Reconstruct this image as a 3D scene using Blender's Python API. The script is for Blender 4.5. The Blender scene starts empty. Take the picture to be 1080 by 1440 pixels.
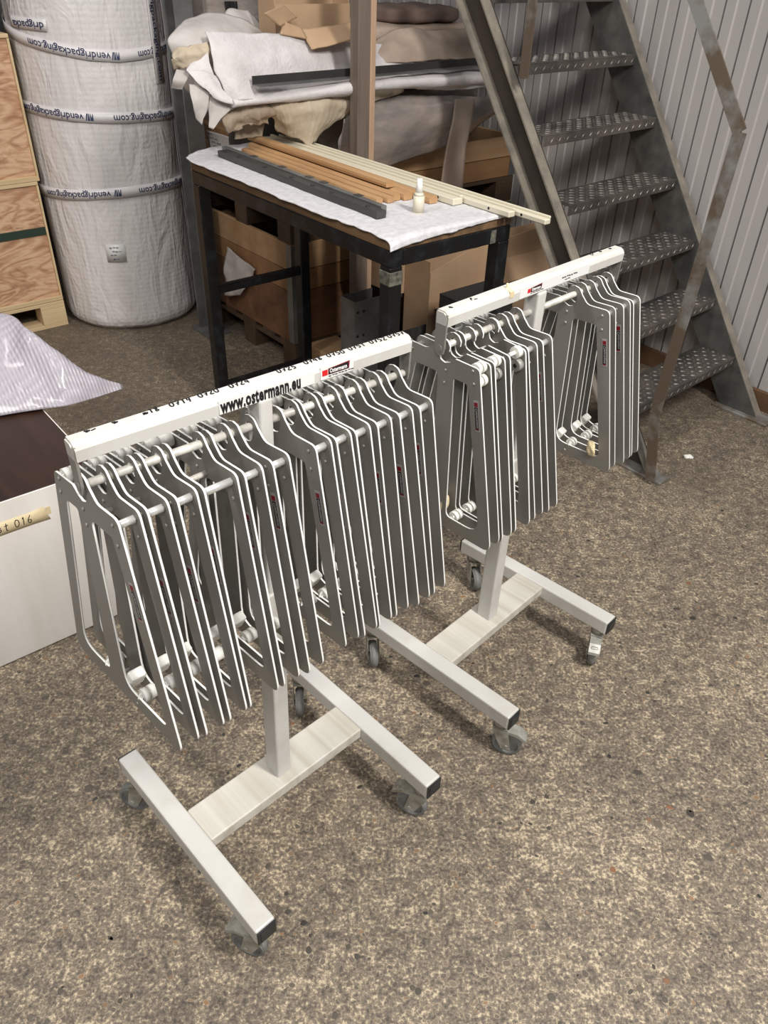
import bpy, bmesh, math, random
from math import sin, cos, pi, radians
from mathutils import Vector, Matrix, noise
random.seed(7)
SC = bpy.context.scene
COL = SC.collection
# ---------------------------------------------------------------- camera
cam_d = bpy.data.cameras.new('camera'); cam = bpy.data.objects.new('camera', cam_d); COL.objects.link(cam)
cam_d.sensor_fit = 'VERTICAL'; cam_d.sensor_height = 36; cam_d.lens = 1087.35/1440*36
cam_d.clip_start = .05; cam_d.clip_end = 60
P_, R_ = .6286, .0371
Fv = Vector((0, cos(P_), -sin(P_))); Rv = Vector((1, 0, 0)); Uv = Vector((0, sin(P_), cos(P_)))
R2 = cos(R_)*Rv + sin(R_)*Uv; U2 = -sin(R_)*Rv + cos(R_)*Uv
m = Matrix((R2, U2, -Fv)).transposed().to_4x4(); m.translation = (0, 0, 1.6)
cam.matrix_world = m; SC.camera = cam
# ---------------------------------------------------------------- world and lights
W = bpy.data.worlds.new('world'); SC.world = W; W.use_nodes = True
W.node_tree.nodes['Background'].inputs[0].default_value = (.85, .9, 1, 1)
W.node_tree.nodes['Background'].inputs[1].default_value = .20
def area(name, loc, to, size, power, col=(1, .965, .925)):
    l = bpy.data.lights.new(name, 'AREA'); l.shape = 'RECTANGLE'; l.size, l.size_y = size; l.energy = power; l.color = col
    o = bpy.data.objects.new(name, l); COL.objects.link(o); o.location = loc
    o.rotation_euler = (Vector(to)-Vector(loc)).to_track_quat('-Z', 'Y').to_euler(); return o
area('tube_lamp', (1.6, .05, 3.3), (.45, 1.15, 0), (.35, 1.2), 118)
area('tube_lamp', (-1.9, .6, 3.6), (-.8, 2.6, .3), (.3, 1.5), 36)
area('tube_lamp', (.1, -1.4, 3.4), (0, 1.2, .4), (1.4, .4), 52)
area('tube_lamp', (-.6, 2.2, 4.2), (-.2, 2.8, .6), (.3, 1.6), 20)
vs = SC.view_settings; vs.view_transform = 'Standard'; vs.look = 'None'; vs.gamma = 1; vs.exposure = .14; vs.use_curve_mapping = False

# ---------------------------------------------------------------- materials
def hexc(r, g, b):
    f = lambda c: (c/255/12.92) if c/255 <= .04045 else ((c/255+.055)/1.055)**2.4
    return (f(r), f(g), f(b), 1)
def newmat(name):
    m = bpy.data.materials.new(name); m.use_nodes = True; nt = m.node_tree
    return m, nt, nt.nodes['Principled BSDF']
def nd(nt, t, **kw):
    n = nt.nodes.new(t)
    for k, v in kw.items():
        if k in n.inputs: n.inputs[k].default_value = v
        else: setattr(n, k, v)
    return n
def coords(nt, scale=(1, 1, 1), kind='Object'):
    tc = nt.nodes.new('ShaderNodeTexCoord'); mp = nt.nodes.new('ShaderNodeMapping')
    mp.inputs['Scale'].default_value = scale; nt.links.new(tc.outputs[kind], mp.inputs[0]); return mp.outputs[0]
def ramp(nt, fac, stops):
    r = nt.nodes.new('ShaderNodeValToRGB'); e = r.color_ramp.elements
    while len(e) < len(stops): e.new(.5)
    for i, (p, c) in enumerate(stops): e[i].position = p; e[i].color = c
    nt.links.new(fac, r.inputs[0]); return r.outputs[0]
def mixc(nt, fac, a, b, mode='MIX'):
    n = nt.nodes.new('ShaderNodeMix'); n.data_type = 'RGBA'; n.blend_type = mode
    for s, v in ((0, fac), (6, a), (7, b)):
        if hasattr(v, 'is_linked') or isinstance(v, bpy.types.NodeSocket): nt.links.new(v, n.inputs[s])
        else: n.inputs[s].default_value = v
    return n.outputs[2]
def M(name, c1, c2=None, rough=.5, metal=0., scale=8., stretch=(1, 1, 1), bump=0., bscale=None, detail=6, lo=.35, hi=.65, alpha=1., coat=0., bdist=.002):
    m, nt, b = newmat(name); b.inputs['Roughness'].default_value = rough; b.inputs['Metallic'].default_value = metal
    b.inputs['Base Color'].default_value = c1; b.inputs['Alpha'].default_value = alpha
    b.inputs['Coat Weight'].default_value = coat; b.inputs['Coat Roughness'].default_value = .15
    co = coords(nt, stretch)
    if c2:
        n = nd(nt, 'ShaderNodeTexNoise', Scale=scale, Detail=detail, Roughness=.6); nt.links.new(co, n.inputs['Vector'])
        nt.links.new(ramp(nt, n.outputs[0], [(lo, c1), (hi, c2)]), b.inputs['Base Color'])
    if bump:
        n = nd(nt, 'ShaderNodeTexNoise', Scale=bscale or scale*4, Detail=5); nt.links.new(co, n.inputs['Vector'])
        bp = nd(nt, 'ShaderNodeBump', Strength=bump, Distance=bdist); nt.links.new(n.outputs[0], bp.inputs['Height']); nt.links.new(bp.outputs[0], b.inputs['Normal'])
    return m
def wood(name, c1, c2, axis=0, scale=14., rough=.6, ring=.0, c3=None):
    st = [1, 1, 1]; st[axis] = .08
    m, nt, b = newmat(name); b.inputs['Roughness'].default_value = rough
    co = coords(nt, tuple(st))
    n = nd(nt, 'ShaderNodeTexNoise', Scale=scale, Detail=8, Roughness=.65, Distortion=ring); nt.links.new(co, n.inputs['Vector'])
    stops = [(.3, c1), (.7, c2)] + ([(.85, c3)] if c3 else [])
    nt.links.new(ramp(nt, n.outputs[0], stops), b.inputs['Base Color'])
    bp = nd(nt, 'ShaderNodeBump', Strength=.3, Distance=.001); nt.links.new(n.outputs[0], bp.inputs['Height']); nt.links.new(bp.outputs[0], b.inputs['Normal'])
    return m
MT = {}
MT['white'] = M('cream_white_paint', hexc(206, 204, 198), hexc(190, 186, 176), .38, scale=9, lo=.5, hi=.8)
MT['bar'] = M('brushed_cream_paint', hexc(210, 206, 196), hexc(188, 182, 168), .4, scale=22, stretch=(1, .02, 1), lo=.4, hi=.6)
MT['tape'] = M('aged_white_tape', hexc(188, 183, 163), hexc(188, 170, 118), .5, scale=16, stretch=(.4, 1, 1), lo=.5, hi=.72)
MT['plate'] = M('grey_laminate_face', hexc(142, 139, 132), hexc(133, 130, 123), .45, .15, scale=5)
MT['edge'] = M('white_cut_edge', hexc(246, 245, 240), None, .4)
MT['rod'] = M('galvanised_rod', hexc(232, 229, 220), hexc(198, 194, 184), .38, .25, scale=60)
MT['chrome'] = M('chrome', hexc(236, 236, 232), None, .22, .6)
MT['nylon'] = M('white_nylon', hexc(236, 234, 226), None, .35)
MT['greynylon'] = M('grey_nylon', hexc(150, 148, 142), None, .35)
MT['black'] = M('black_plastic', hexc(28, 29, 30), hexc(44, 46, 46), .45, scale=30)
MT['zinc'] = M('zinc_plated_steel', hexc(186, 186, 180), hexc(134, 130, 114), .35, .3, scale=25)
MT['rust'] = M('rusty_brass_steel', hexc(150, 118, 66), hexc(110, 104, 92), .5, .5, scale=30)
MT['rubber'] = M('grey_rubber', hexc(132, 132, 128), hexc(108, 109, 106), .6, scale=20)
MT['hub'] = M('dark_grey_hub', hexc(48, 48, 47), None, .5)
MT['red'] = M('red_print', hexc(214, 30, 40), None, .5)
MT['darkred'] = M('dark_red_print', hexc(128, 16, 30), None, .5)
MT['ink'] = M('black_ink', hexc(24, 22, 26), None, .55)
MT['navy'] = M('navy_ink', hexc(52, 60, 92), None, .55)
MT['whiteprint'] = M('white_print', hexc(240, 240, 238), None, .5)
MT['sticker'] = M('clear_sticker', hexc(228, 228, 224), None, .3)
MT['greysticker'] = M('grey_sticker', hexc(166, 163, 160), None, .3)
MT['masking'] = M('masking_tape', hexc(222, 205, 168), hexc(214, 196, 156), .6, scale=20)
MT['oak'] = wood('oak', hexc(196, 158, 114), hexc(164, 124, 84), 1, 40)
MT['cream'] = M('cream_lacquer', hexc(214, 207, 186), None, .35)
MT['greyalu'] = M('grey_aluminium', hexc(128, 128, 124), hexc(108, 108, 106), .4, .4, scale=10)
MT['darkalu'] = M('dark_anodised_aluminium', hexc(84, 84, 82), hexc(68, 68, 68), .4, .4, scale=10, stretch=(6, .3, 1))
MT['blacksteel'] = M('black_painted_steel', hexc(17, 18, 20), hexc(52, 56, 62), .38, .1, scale=18, lo=.5, hi=.85, bump=.2, bscale=60)
MT['glue'] = M('dried_glue', hexc(120, 118, 104), hexc(60, 60, 56), .5, scale=60)
MT['benchwood'] = wood('stained_bench_wood', hexc(40, 31, 24), hexc(138, 108, 76), 1, 11, c3=hexc(168, 142, 106))
MT['pine'] = wood('pine', hexc(190, 156, 118), hexc(160, 126, 90), 0, 10)
MT['plank'] = wood('brown_crate_plank', hexc(160, 122, 84), hexc(126, 92, 60), 0, 10)
MT['plankb'] = wood('red_brown_crate_plank', hexc(128, 92, 64), hexc(92, 64, 44), 0, 8, ring=1.5)
MT['palewood'] = wood('pale_pallet_wood', hexc(222, 200, 160), hexc(196, 168, 126), 0, 9)
MT['darkpallet'] = wood('old_pallet_wood', hexc(92, 72, 54), hexc(62, 48, 36), 0, 9)
MT['greylumber'] = wood('grey_brown_lumber_face', hexc(124, 110, 98), hexc(98, 86, 77), 2, 40)  # shaft tone, greyer and darker than the tan slab
MT['tanlumber'] = wood('tan_lumber_face', hexc(190, 160, 134), hexc(172, 142, 116), 2, 40)
MT['cardboard'] = M('cardboard', hexc(186, 156, 124), hexc(172, 142, 112), .8, scale=5, bump=.15, bscale=30)
MT['beigecard'] = M('kraft_paper', hexc(200, 186, 164), hexc(178, 162, 138), .85, scale=9, bump=.4, bscale=14, bdist=.01)
MT['beigedark'] = M('brown_kraft_paper', hexc(170, 154, 134), hexc(148, 132, 112), .85, scale=9, bump=.4, bscale=14, bdist=.01)
MT['stripfoam'] = M('translucent_strip', hexc(186, 168, 154), hexc(170, 152, 138), .5, scale=8, alpha=.72)
MT['foam'] = M('white_foam_sheet', hexc(216, 211, 210), hexc(196, 190, 189), .6, scale=10, bump=.6, bscale=90, bdist=.004)
MT['thinfoam'] = M('translucent_foam_sheet', hexc(208, 202, 198), hexc(184, 176, 170), .5, scale=8, alpha=.86, bump=.3, bscale=30, bdist=.004)
MT['benchfoam'] = M('bench_foam_sheet', hexc(216, 214, 216), hexc(196, 194, 196), .6, scale=50, bump=.6, bscale=160, bdist=.002)
MT['silver'] = M('grey_plastic_wrap', hexc(122, 120, 120), hexc(172, 158, 148), .25, .1, scale=4, stretch=(1, 1, 2.5), coat=.4, bump=.5, bscale=9, bdist=.012)
MT['blanket'] = M('beige_wrap', hexc(184, 166, 150), hexc(150, 132, 118), .5, scale=3, bump=.5, bscale=6, bdist=.02)
MT['browncloth'] = M('brown_cloth', hexc(118, 98, 88), hexc(96, 80, 72), .8, scale=8)
MT['redsteel'] = M('dark_red_painted_steel', hexc(96, 30, 26), hexc(78, 24, 22), .5, scale=3)
MT['greysteel'] = M('galvanised_steel', hexc(132, 132, 130), hexc(104, 104, 102), .42, .45, scale=10)
MT['stairsteel'] = M('dusty_stair_steel', hexc(150, 142, 128), hexc(118, 112, 102), .6, .2, scale=12, bump=.2)
MT['stairweb'] = M('mottled_stair_web', hexc(104, 102, 98), hexc(70, 72, 70), .42, .35, scale=9, bump=.1)
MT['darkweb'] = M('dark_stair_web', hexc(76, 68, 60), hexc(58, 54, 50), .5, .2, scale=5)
MT['tread'] = M('dusty_tread_plate', hexc(106, 99, 92), hexc(66, 64, 63), .45, .35, scale=7)
MT['relief'] = M('pale_relief', hexc(134, 128, 120), hexc(92, 88, 85), .4, .35, scale=14)  # raised pattern, paler than the tread plate beneath
MT['railsteel'] = M('worn_brown_rail', hexc(104, 90, 76), hexc(140, 140, 136), .5, .3, scale=7, lo=.45, hi=.6)
MT['walnut'] = wood('dark_walnut', hexc(62, 38, 26), hexc(34, 21, 16), 1, 9, rough=.5, ring=1.)
MT['cabwhite'] = M('white_cabinet_panel', hexc(242, 238, 232), hexc(232, 226, 218), .35, scale=3, stretch=(4, 1, .6))
MT['greenstrap'] = M('dark_green_strap', hexc(46, 62, 52), None, .4)
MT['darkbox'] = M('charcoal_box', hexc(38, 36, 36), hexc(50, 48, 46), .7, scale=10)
MT['wallbase'] = M('brown_baseboard', hexc(104, 74, 50), hexc(84, 60, 42), .7, scale=8)
MT['darkwall'] = M('dim_grey_wall', hexc(70, 68, 68), None, .8)
MT['ply'] = None

def mk_ply():
    m, nt, b = newmat('reddish_plywood'); b.inputs['Roughness'].default_value = .55
    co = coords(nt, (.7, 1, 2.4))
    n = nd(nt, 'ShaderNodeTexNoise', Scale=2.6, Detail=3, Distortion=2.2); nt.links.new(co, n.inputs['Vector'])
    w = nt.nodes.new('ShaderNodeMath'); w.operation = 'MULTIPLY'; w.inputs[1].default_value = 6; nt.links.new(n.outputs[0], w.inputs[0])
    f = nt.nodes.new('ShaderNodeMath'); f.operation = 'PINGPONG'; f.inputs[1].default_value = .5; nt.links.new(w.outputs[0], f.inputs[0])
    n2 = nd(nt, 'ShaderNodeTexNoise', Scale=5., Detail=6); nt.links.new(coords(nt, (3, 3, 14)), n2.inputs['Vector'])
    a = nt.nodes.new('ShaderNodeMath'); a.operation = 'ADD'; nt.links.new(f.outputs[0], a.inputs[0]); nt.links.new(n2.outputs[0], a.inputs[1])
    nt.links.new(ramp(nt, a.outputs[0], [(.35, hexc(160, 116, 86)), (.7, hexc(196, 154, 120)), (1., hexc(216, 180, 146))]), b.inputs['Base Color'])
    return m
MT['ply'] = mk_ply()
def mk_floor():
    m, nt, b = newmat('worn_aggregate_concrete'); b.inputs['Roughness'].default_value = .62
    co = coords(nt)
    def N(s, d=6, r=.6, dist=0): 
        n = nd(nt, 'ShaderNodeTexNoise', Scale=s, Detail=d, Roughness=r, Distortion=dist); nt.links.new(co, n.inputs['Vector']); return n.outputs[0]
    def mth(op, x, y, z=None):
        n = nt.nodes.new('ShaderNodeMath'); n.operation = op
        for i, v in enumerate((x, y, z)):
            if v is None: continue
            if isinstance(v, bpy.types.NodeSocket): nt.links.new(v, n.inputs[i])
            else: n.inputs[i].default_value = v
        return n.outputs[0]
    sp = nt.nodes.new('ShaderNodeSeparateXYZ'); nt.links.new(co, sp.inputs[0])
    big = N(3.2, 5, .6, .8); mid = N(34, 5, .65, .5); fine = N(130, 5, .7)
    v_ = mth('ADD', mth('MULTIPLY', big, .22), mth('ADD', mth('MULTIPLY', mid, .55), mth('MULTIPLY', fine, .95)))
    c = ramp(nt, v_, [(.64, hexc(62, 55, 48)), (.78, hexc(96, 86, 75)), (.89, hexc(126, 114, 98)), (.955, hexc(160, 145, 122)), (1., hexc(194, 178, 150))])
    warp = nd(nt, 'ShaderNodeTexNoise', Scale=30., Detail=3); nt.links.new(co, warp.inputs['Vector'])
    wv = mixc(nt, .022, co, warp.outputs['Color'], 'ADD')
    for scale, amount, seedc in ((40., .30, 0), (85., .40, 1)):
        mp = nt.nodes.new('ShaderNodeMapping'); mp.inputs['Location'].default_value = (seedc*3.3, 1.7*seedc, 0); mp.inputs['Rotation'].default_value = (0, 0, seedc*.9+.4); mp.inputs['Scale'].default_value = (1, 1.35, 1); nt.links.new(wv, mp.inputs[0])
        v2 = nd(nt, 'ShaderNodeTexVoronoi', Scale=scale); nt.links.new(mp.outputs[0], v2.inputs['Vector'])
        pick = nt.nodes.new('ShaderNodeSeparateColor'); nt.links.new(v2.outputs['Color'], pick.inputs[0])
        on = mth('LESS_THAN', pick.outputs[0], amount)
        rad = mth('MULTIPLY_ADD', pick.outputs[2], .22, .14)
        d1 = mth('SUBTRACT', v2.outputs['Distance'], rad)
        rim = mth('MULTIPLY', mth('MULTIPLY', mth('LESS_THAN', d1, .07), on), .55)
        core = mth('MULTIPLY', mth('MULTIPLY', mth('LESS_THAN', d1, .02), on), .85)
        c = mixc(nt, rim, c, hexc(176, 160, 134))
        tone = ramp(nt, pick.outputs[1], [(0, hexc(70, 64, 58)), (.45, hexc(96, 88, 78)), (.75, hexc(114, 103, 88)), (.94, hexc(112, 92, 72)), (1, hexc(136, 100, 66))])
        c = mixc(nt, core, c, tone)
    # dusty, smoother back floor, with the light's falloff painted in as darker brown
    dust_falloff = mth('MULTIPLY_ADD', N(1.3, 4), 1.6, mth('MULTIPLY_ADD', sp.outputs[1], .42, -1.75))
    dm = nt.nodes.new('ShaderNodeClamp'); nt.links.new(dust_falloff, dm.inputs[0]); dm.inputs['Max'].default_value = .62
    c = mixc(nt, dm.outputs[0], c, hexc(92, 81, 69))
    nt.links.new(c, b.inputs['Base Color'])
    bp = nd(nt, 'ShaderNodeBump', Strength=.35, Distance=.002); nt.links.new(N(90, 6), bp.inputs['Height']); nt.links.new(bp.outputs[0], b.inputs['Normal'])
    return m
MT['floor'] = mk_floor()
def mk_stone():
    m, nt, b = newmat('mixed_pebble'); b.inputs['Roughness'].default_value = .5
    g = nt.nodes.new('ShaderNodeNewGeometry')
    nt.links.new(ramp(nt, g.outputs['Random Per Island'], [(0, hexc(50, 46, 42)), (.15, hexc(74, 68, 60)), (.45, hexc(94, 86, 75)), (.75, hexc(106, 96, 82)), (.93, hexc(116, 102, 84)), (.97, hexc(128, 90, 62)), (1, hexc(132, 118, 92))]), b.inputs['Base Color'])
    return m
MT['stone'] = mk_stone()
def mk_bubble(name, col, scale, gloss=.22, dist=.004, wr=.5, grid=False):
    m, nt, b = newmat(name); b.inputs['Roughness'].default_value = gloss; b.inputs['Base Color'].default_value = col
    b.inputs['Subsurface Weight'].default_value = 0; b.inputs['Coat Weight'].default_value = .35; b.inputs['Coat Roughness'].default_value = .12
    v = nd(nt, 'ShaderNodeTexVoronoi', Scale=scale, Randomness=.0 if grid else .25); co = coords(nt, (1.6, .8, 1) if grid else (1, 1, 1)); v.voronoi_dimensions = '2D' if grid else '3D'; nt.links.new(co, v.inputs['Vector'])
    n = nd(nt, 'ShaderNodeTexNoise', Scale=4., Detail=3, Distortion=1.5); nt.links.new(coords(nt, (3, 3, 1)), n.inputs['Vector'])
    bp = nd(nt, 'ShaderNodeBump', Strength=.45, Distance=dist); bp.invert = True; nt.links.new(v.outputs['Distance'], bp.inputs['Height'])
    b2 = nd(nt, 'ShaderNodeBump', Strength=wr, Distance=.03); nt.links.new(n.outputs[0], b2.inputs['Height']); nt.links.new(bp.outputs[0], b2.inputs['Normal'])
    nt.links.new(b2.outputs[0], b.inputs['Normal']); return m
MT['bubble'] = mk_bubble('bubble_wrap', hexc(180, 174, 182), 62, .38, .010, .12, True)
MT['rollwrap'] = mk_bubble('wrapped_bubble_roll', hexc(226, 222, 220), 46)
MT['wallpanel'] = M('light_grey_cladding', hexc(182, 177, 174), hexc(172, 168, 165), .34, .1, scale=2, stretch=(1, 1, .15))
MT['corrugated'] = MT['beigecard']

# ---------------------------------------------------------------- mesh helpers
def link(name, me, mats, parent=None, kind=None, label=None):
    o = bpy.data.objects.new(name, me); COL.objects.link(o)
    if mats is not None:
        me.materials.clear()
        for x in (mats if isinstance(mats, (list, tuple)) else [mats]): me.materials.append(MT[x] if isinstance(x, str) else x)
    if parent: o.parent = parent
    if kind: o['kind'] = kind
    if label: o['label'] = label
    return o
class B:
    """collects shapes in one bmesh"""
    def __init__(s, off=(0, 0, 0)): s.bm = bmesh.new(); s.off = Vector(off)
    def box(s, lo, hi, bev=0., mat=None, mi=0, seg=1):
        lo, hi = Vector(lo)-s.off, Vector(hi)-s.off
        r = bmesh.ops.create_cube(s.bm, size=1); vs = r['verts']
        for v in vs: v.co = Vector(((lo[i]+hi[i])/2 + v.co[i]*(hi[i]-lo[i]) for i in range(3)))
        if mat is not None:
            for v in vs: v.co = mat @ v.co
        fs = set(f for v in vs for f in v.link_faces)
        if bev:
            es = list(set(e for v in vs for e in v.link_edges))
            rr = bmesh.ops.bevel(s.bm, geom=es, offset=bev, segments=seg, profile=.5, affect='EDGES'); fs = set(f for f in rr['faces']) | set(f for f in fs if f.is_valid)
        for f in fs: f.material_index = mi
        return s
    def cyl(s, a, b, r, n=16, mi=0, r2=None):
        a, b = Vector(a)-s.off, Vector(b)-s.off; d = b-a; L = d.length
        q = d.to_track_quat('Z', 'Y').to_matrix().to_4x4(); q.translation = (a+b)/2
        rr = bmesh.ops.create_cone(s.bm, cap_ends=True, segments=n, radius1=r, radius2=r if r2 is None else r2, depth=L, matrix=q)
        for f in set(f for v in rr['verts'] for f in v.link_faces): f.material_index = mi; f.smooth = len(f.verts) == 4
        return s
    def bar(s, a, b, w, h, mi=0, bev=0., up=(0, 0, 1)):
        """rectangular bar a->b, w across, h along up"""
        a, b = Vector(a)-s.off, Vector(b)-s.off; d = (b-a); L = d.length; d.normalize(); up = Vector(up); x = d.cross(up).normalized(); z = x.cross(d)
        m = Matrix((x, d, z)).transposed().to_4x4(); m.translation = (a+b)/2
        t = s.off.copy(); s.off = Vector((0, 0, 0)); s.box((-w/2, -L/2, -h/2), (w/2, L/2, h/2), bev, m, mi); s.off = t
        return s
    def prism(s, pts, axis, t0, t1, mi=0):
        """polygon pts (2D) extruded along axis"""
        idx = [i for i in range(3) if i != axis]
        def mk(p, t):
            c = [0, 0, 0]; c[idx[0]], c[idx[1]] = p; c[axis] = t; return s.bm.verts.new(Vector(c)-s.off)
        a = [mk(p, t0) for p in pts]; b = [mk(p, t1) for p in pts]
        fs = [s.bm.faces.new(a), s.bm.faces.new(b[::-1])]
        for i in range(len(pts)):
            j = (i+1) % len(pts); fs.append(s.bm.faces.new((a[i], b[i], b[j], a[j])))
        for f in fs: f.material_index = mi
        return s
    def sphere(s, c, r, sub=2, scale=(1, 1, 1), mi=0):
        m = Matrix.Translation(Vector(c)-s.off) @ Matrix.Diagonal((*scale, 1))
        rr = bmesh.ops.create_icosphere(s.bm, subdivisions=sub, radius=r, matrix=m)
        for f in set(f for v in rr['verts'] for f in v.link_faces): f.smooth = True; f.material_index = mi
        return s
    def mesh(s, name):
        bmesh.ops.recalc_face_normals(s.bm, faces=s.bm.faces); me = bpy.data.meshes.new(name); s.bm.to_mesh(me); s.bm.free(); return me
    def link(s, name, mats, parent=None, **kw): return link(name, s.mesh(name), mats, parent, **kw)
def tag(o, label, cat, group=None, kind=None):
    o['label'] = label; o['category'] = cat
    if group: o['group'] = group
    if kind: o['kind'] = kind
    return o
def thing(name, label, cat, loc=(0, 0, 0), rotz=0., group=None, mat=None):
    o = bpy.data.objects.new(name, None); COL.objects.link(o); o.empty_display_size = .05
    if mat is not None: o.matrix_world = mat
    else: o.location = loc; o.rotation_euler = (0, 0, rotz)
    return tag(o, label, cat, group)
def spline(P, n):
    """catmull-rom resample"""
    P = [Vector(p) for p in P]; out = []; k = len(P)-1
    for i in range(n):
        t = i/(n-1)*k; j = min(int(t), k-1); f = t-j
        p0 = P[j-1] if j > 0 else 2*P[0]-P[1]; p1 = P[j]; p2 = P[j+1]; p3 = P[j+2] if j+2 <= k else 2*P[k]-P[k-1]
        out.append(.5*((2*p1)+(p2-p0)*f+(2*p0-5*p1+4*p2-p3)*f*f+(3*p1-p0-3*p2+p3)*f**3))
    return out
def grid_mesh(name, G, thick=.003, crumple=0., cs=8., seed=0, smooth=True, closed=False):
    nu, nv = len(G), len(G[0]); V = [[v.copy() for v in r] for r in G]; N = []
    for i in range(nu):
        r = []
        for j in range(nv):
            a = V[min(i+1, nu-1)][j]-V[max(i-1, 0)][j]; b = V[i][min(j+1, nv-1)]-V[i][max(j-1, 0)]
            n = a.cross(b); r.append(n.normalized() if n.length > 1e-9 else Vector((0, 0, 1)))
        N.append(r)
    sd = Vector((seed*7.3, seed*1.7, seed*3.1))
    if crumple:
        for i in range(nu):
            for j in range(nv):
                p = V[i][j]*cs+sd
                d = (1-abs(noise.noise(p))*2)*.6 + noise.noise(p*2.3)*.5 + noise.noise(p*5.1)*.18
                V[i][j] = V[i][j]+N[i][j]*(d-.3)*crumple
    vs = []; 
    for r, n in zip(V, N):
        for v, q in zip(r, n): vs.append(v+q*thick/2)
    for r, n in zip(V, N):
        for v, q in zip(r, n): vs.append(v-q*thick/2)
    T = nu*nv; F = []
    for i in range(nu-1):
        for j in range(nv-1):
            a = i*nv+j; F.append((a, a+nv, a+nv+1, a+1)); F.append((T+a, T+a+1, T+a+nv+1, T+a+nv))
    bd = [(0, j) for j in range(nv)]+[(i, nv-1) for i in range(1, nu)]+[(nu-1, j) for j in range(nv-2, -1, -1)]+[(i, 0) for i in range(nu-2, 0, -1)]
    for k in range(len(bd)):
        a = bd[k][0]*nv+bd[k][1]; b = bd[(k+1) % len(bd)]; b = b[0]*nv+b[1]; F.append((a, b, T+b, T+a))
    me = bpy.data.meshes.new(name); me.from_pydata(vs, [], F); me.validate()
    if smooth: me.polygons.foreach_set('use_smooth', [True]*len(me.polygons))
    return me
def patch(name, rows, nu=24, nv=24, thick=.003, crumple=0., cs=8., seed=0, off=(0, 0, 0), edge=0., tuv=None):
    off = Vector(off)
    R = [spline([Vector(p)-off for p in r], nv) for r in rows]
    G = list(zip(*[spline([r[j] for r in R], nu) for j in range(nv)])); G = [list(r) for r in G]
    if edge:
        nu_, nv_ = len(G), len(G[0]); c = G[nu_//2][nv_//2]
        for i in range(nu_):
            for j in range(nv_):
                if i in (0, nu_-1) or j in (0, nv_-1):
                    G[i][j] = G[i][j] + (c-G[i][j]).normalized()*edge*noise.noise(G[i][j]*25+Vector((seed, 0, 0)))
    return grid_mesh(name, G, thick, crumple, cs, seed)
def lump(name, lo, hi, crumple=.015, cs=6., seed=0, res=14, rnd=.3, shear=None, off=(0, 0, 0)):
    """rounded, dented bundle"""
    lo, hi = Vector(lo), Vector(hi); c = (lo+hi)/2; h = (hi-lo)/2; bm = bmesh.new()
    bmesh.ops.create_cube(bm, size=2); bmesh.ops.subdivide_edges(bm, edges=bm.edges[:], cuts=res, use_grid_fill=True)
    k = 10 if rnd < .3 else 5
    for v in bm.verts:
        p = v.co; q = (abs(p.x)**k+abs(p.y)**k+abs(p.z)**k)**(1/k); p = p/q
        w = Vector((c[i]+p[i]*h[i] for i in range(3)))
        sd = Vector((seed*3.7, seed, -seed)); n = Vector((p[i]**3 for i in range(3))).normalized()
        d = (1-abs(noise.noise(w*cs+sd))*2.2)*.5 + noise.noise(w*cs*2.5+sd)*.5
        w = w+n*(d-.3)*crumple
        if shear: w = shear(w)
        v.co = w-Vector(off)
    for f in bm.faces: f.smooth = True
    me = bpy.data.meshes.new(name); bm.to_mesh(me); bm.free(); return me
def curve_to_mesh(cu, name):
    o = bpy.data.objects.new('tmp', cu); COL.objects.link(o); dg = bpy.context.evaluated_depsgraph_get(); dg.update()
    me = bpy.data.meshes.new_from_object(o.evaluated_get(dg)); me.name = name
    bpy.data.objects.remove(o); bpy.data.curves.remove(cu); return me
def text_mesh(s, size, ext=.0003, xs=1., offset=0., spacing=1.):
    cu = bpy.data.curves.new('t', 'FONT'); cu.body = s; cu.size = size; cu.extrude = ext; cu.offset = offset; cu.space_character = spacing; cu.resolution_u = 2
    me = curve_to_mesh(cu, 'lettering')
    for v in me.vertices: v.co.x *= xs
    return me
def mesh_xform(me, m):
    me.transform(m); return me
def fillet(pts):
    """pts: (x, y, r) -> rounded polygon"""
    out = []; n = len(pts)
    for i in range(n):
        x, y, r = pts[i]; p = Vector((x, y)); a = Vector(pts[i-1][:2]); b = Vector(pts[(i+1) % n][:2])
        if r <= 0: out.append(p); continue
        u = (a-p).normalized(); v = (b-p).normalized(); ang = u.angle(v); d = min(r/math.tan(ang/2), (a-p).length*.49, (b-p).length*.49)
        s, e = p+u*d, p+v*d
        for k in range(6):
            t = k/5; out.append((1-t)**2*s+2*t*(1-t)*p+t*t*e)
    return out
def flat_shape(loops, thick, name):
    cu = bpy.data.curves.new(name, 'CURVE'); cu.dimensions = '2D'; cu.fill_mode = 'BOTH'; cu.extrude = thick/2
    for L in loops:
        sp = cu.splines.new('POLY'); sp.points.add(len(L)-1); sp.use_cyclic_u = True
        for q, p in zip(sp.points, L): q.co = (p[0], p[1], 0, 1)
    return curve_to_mesh(cu, name)
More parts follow.
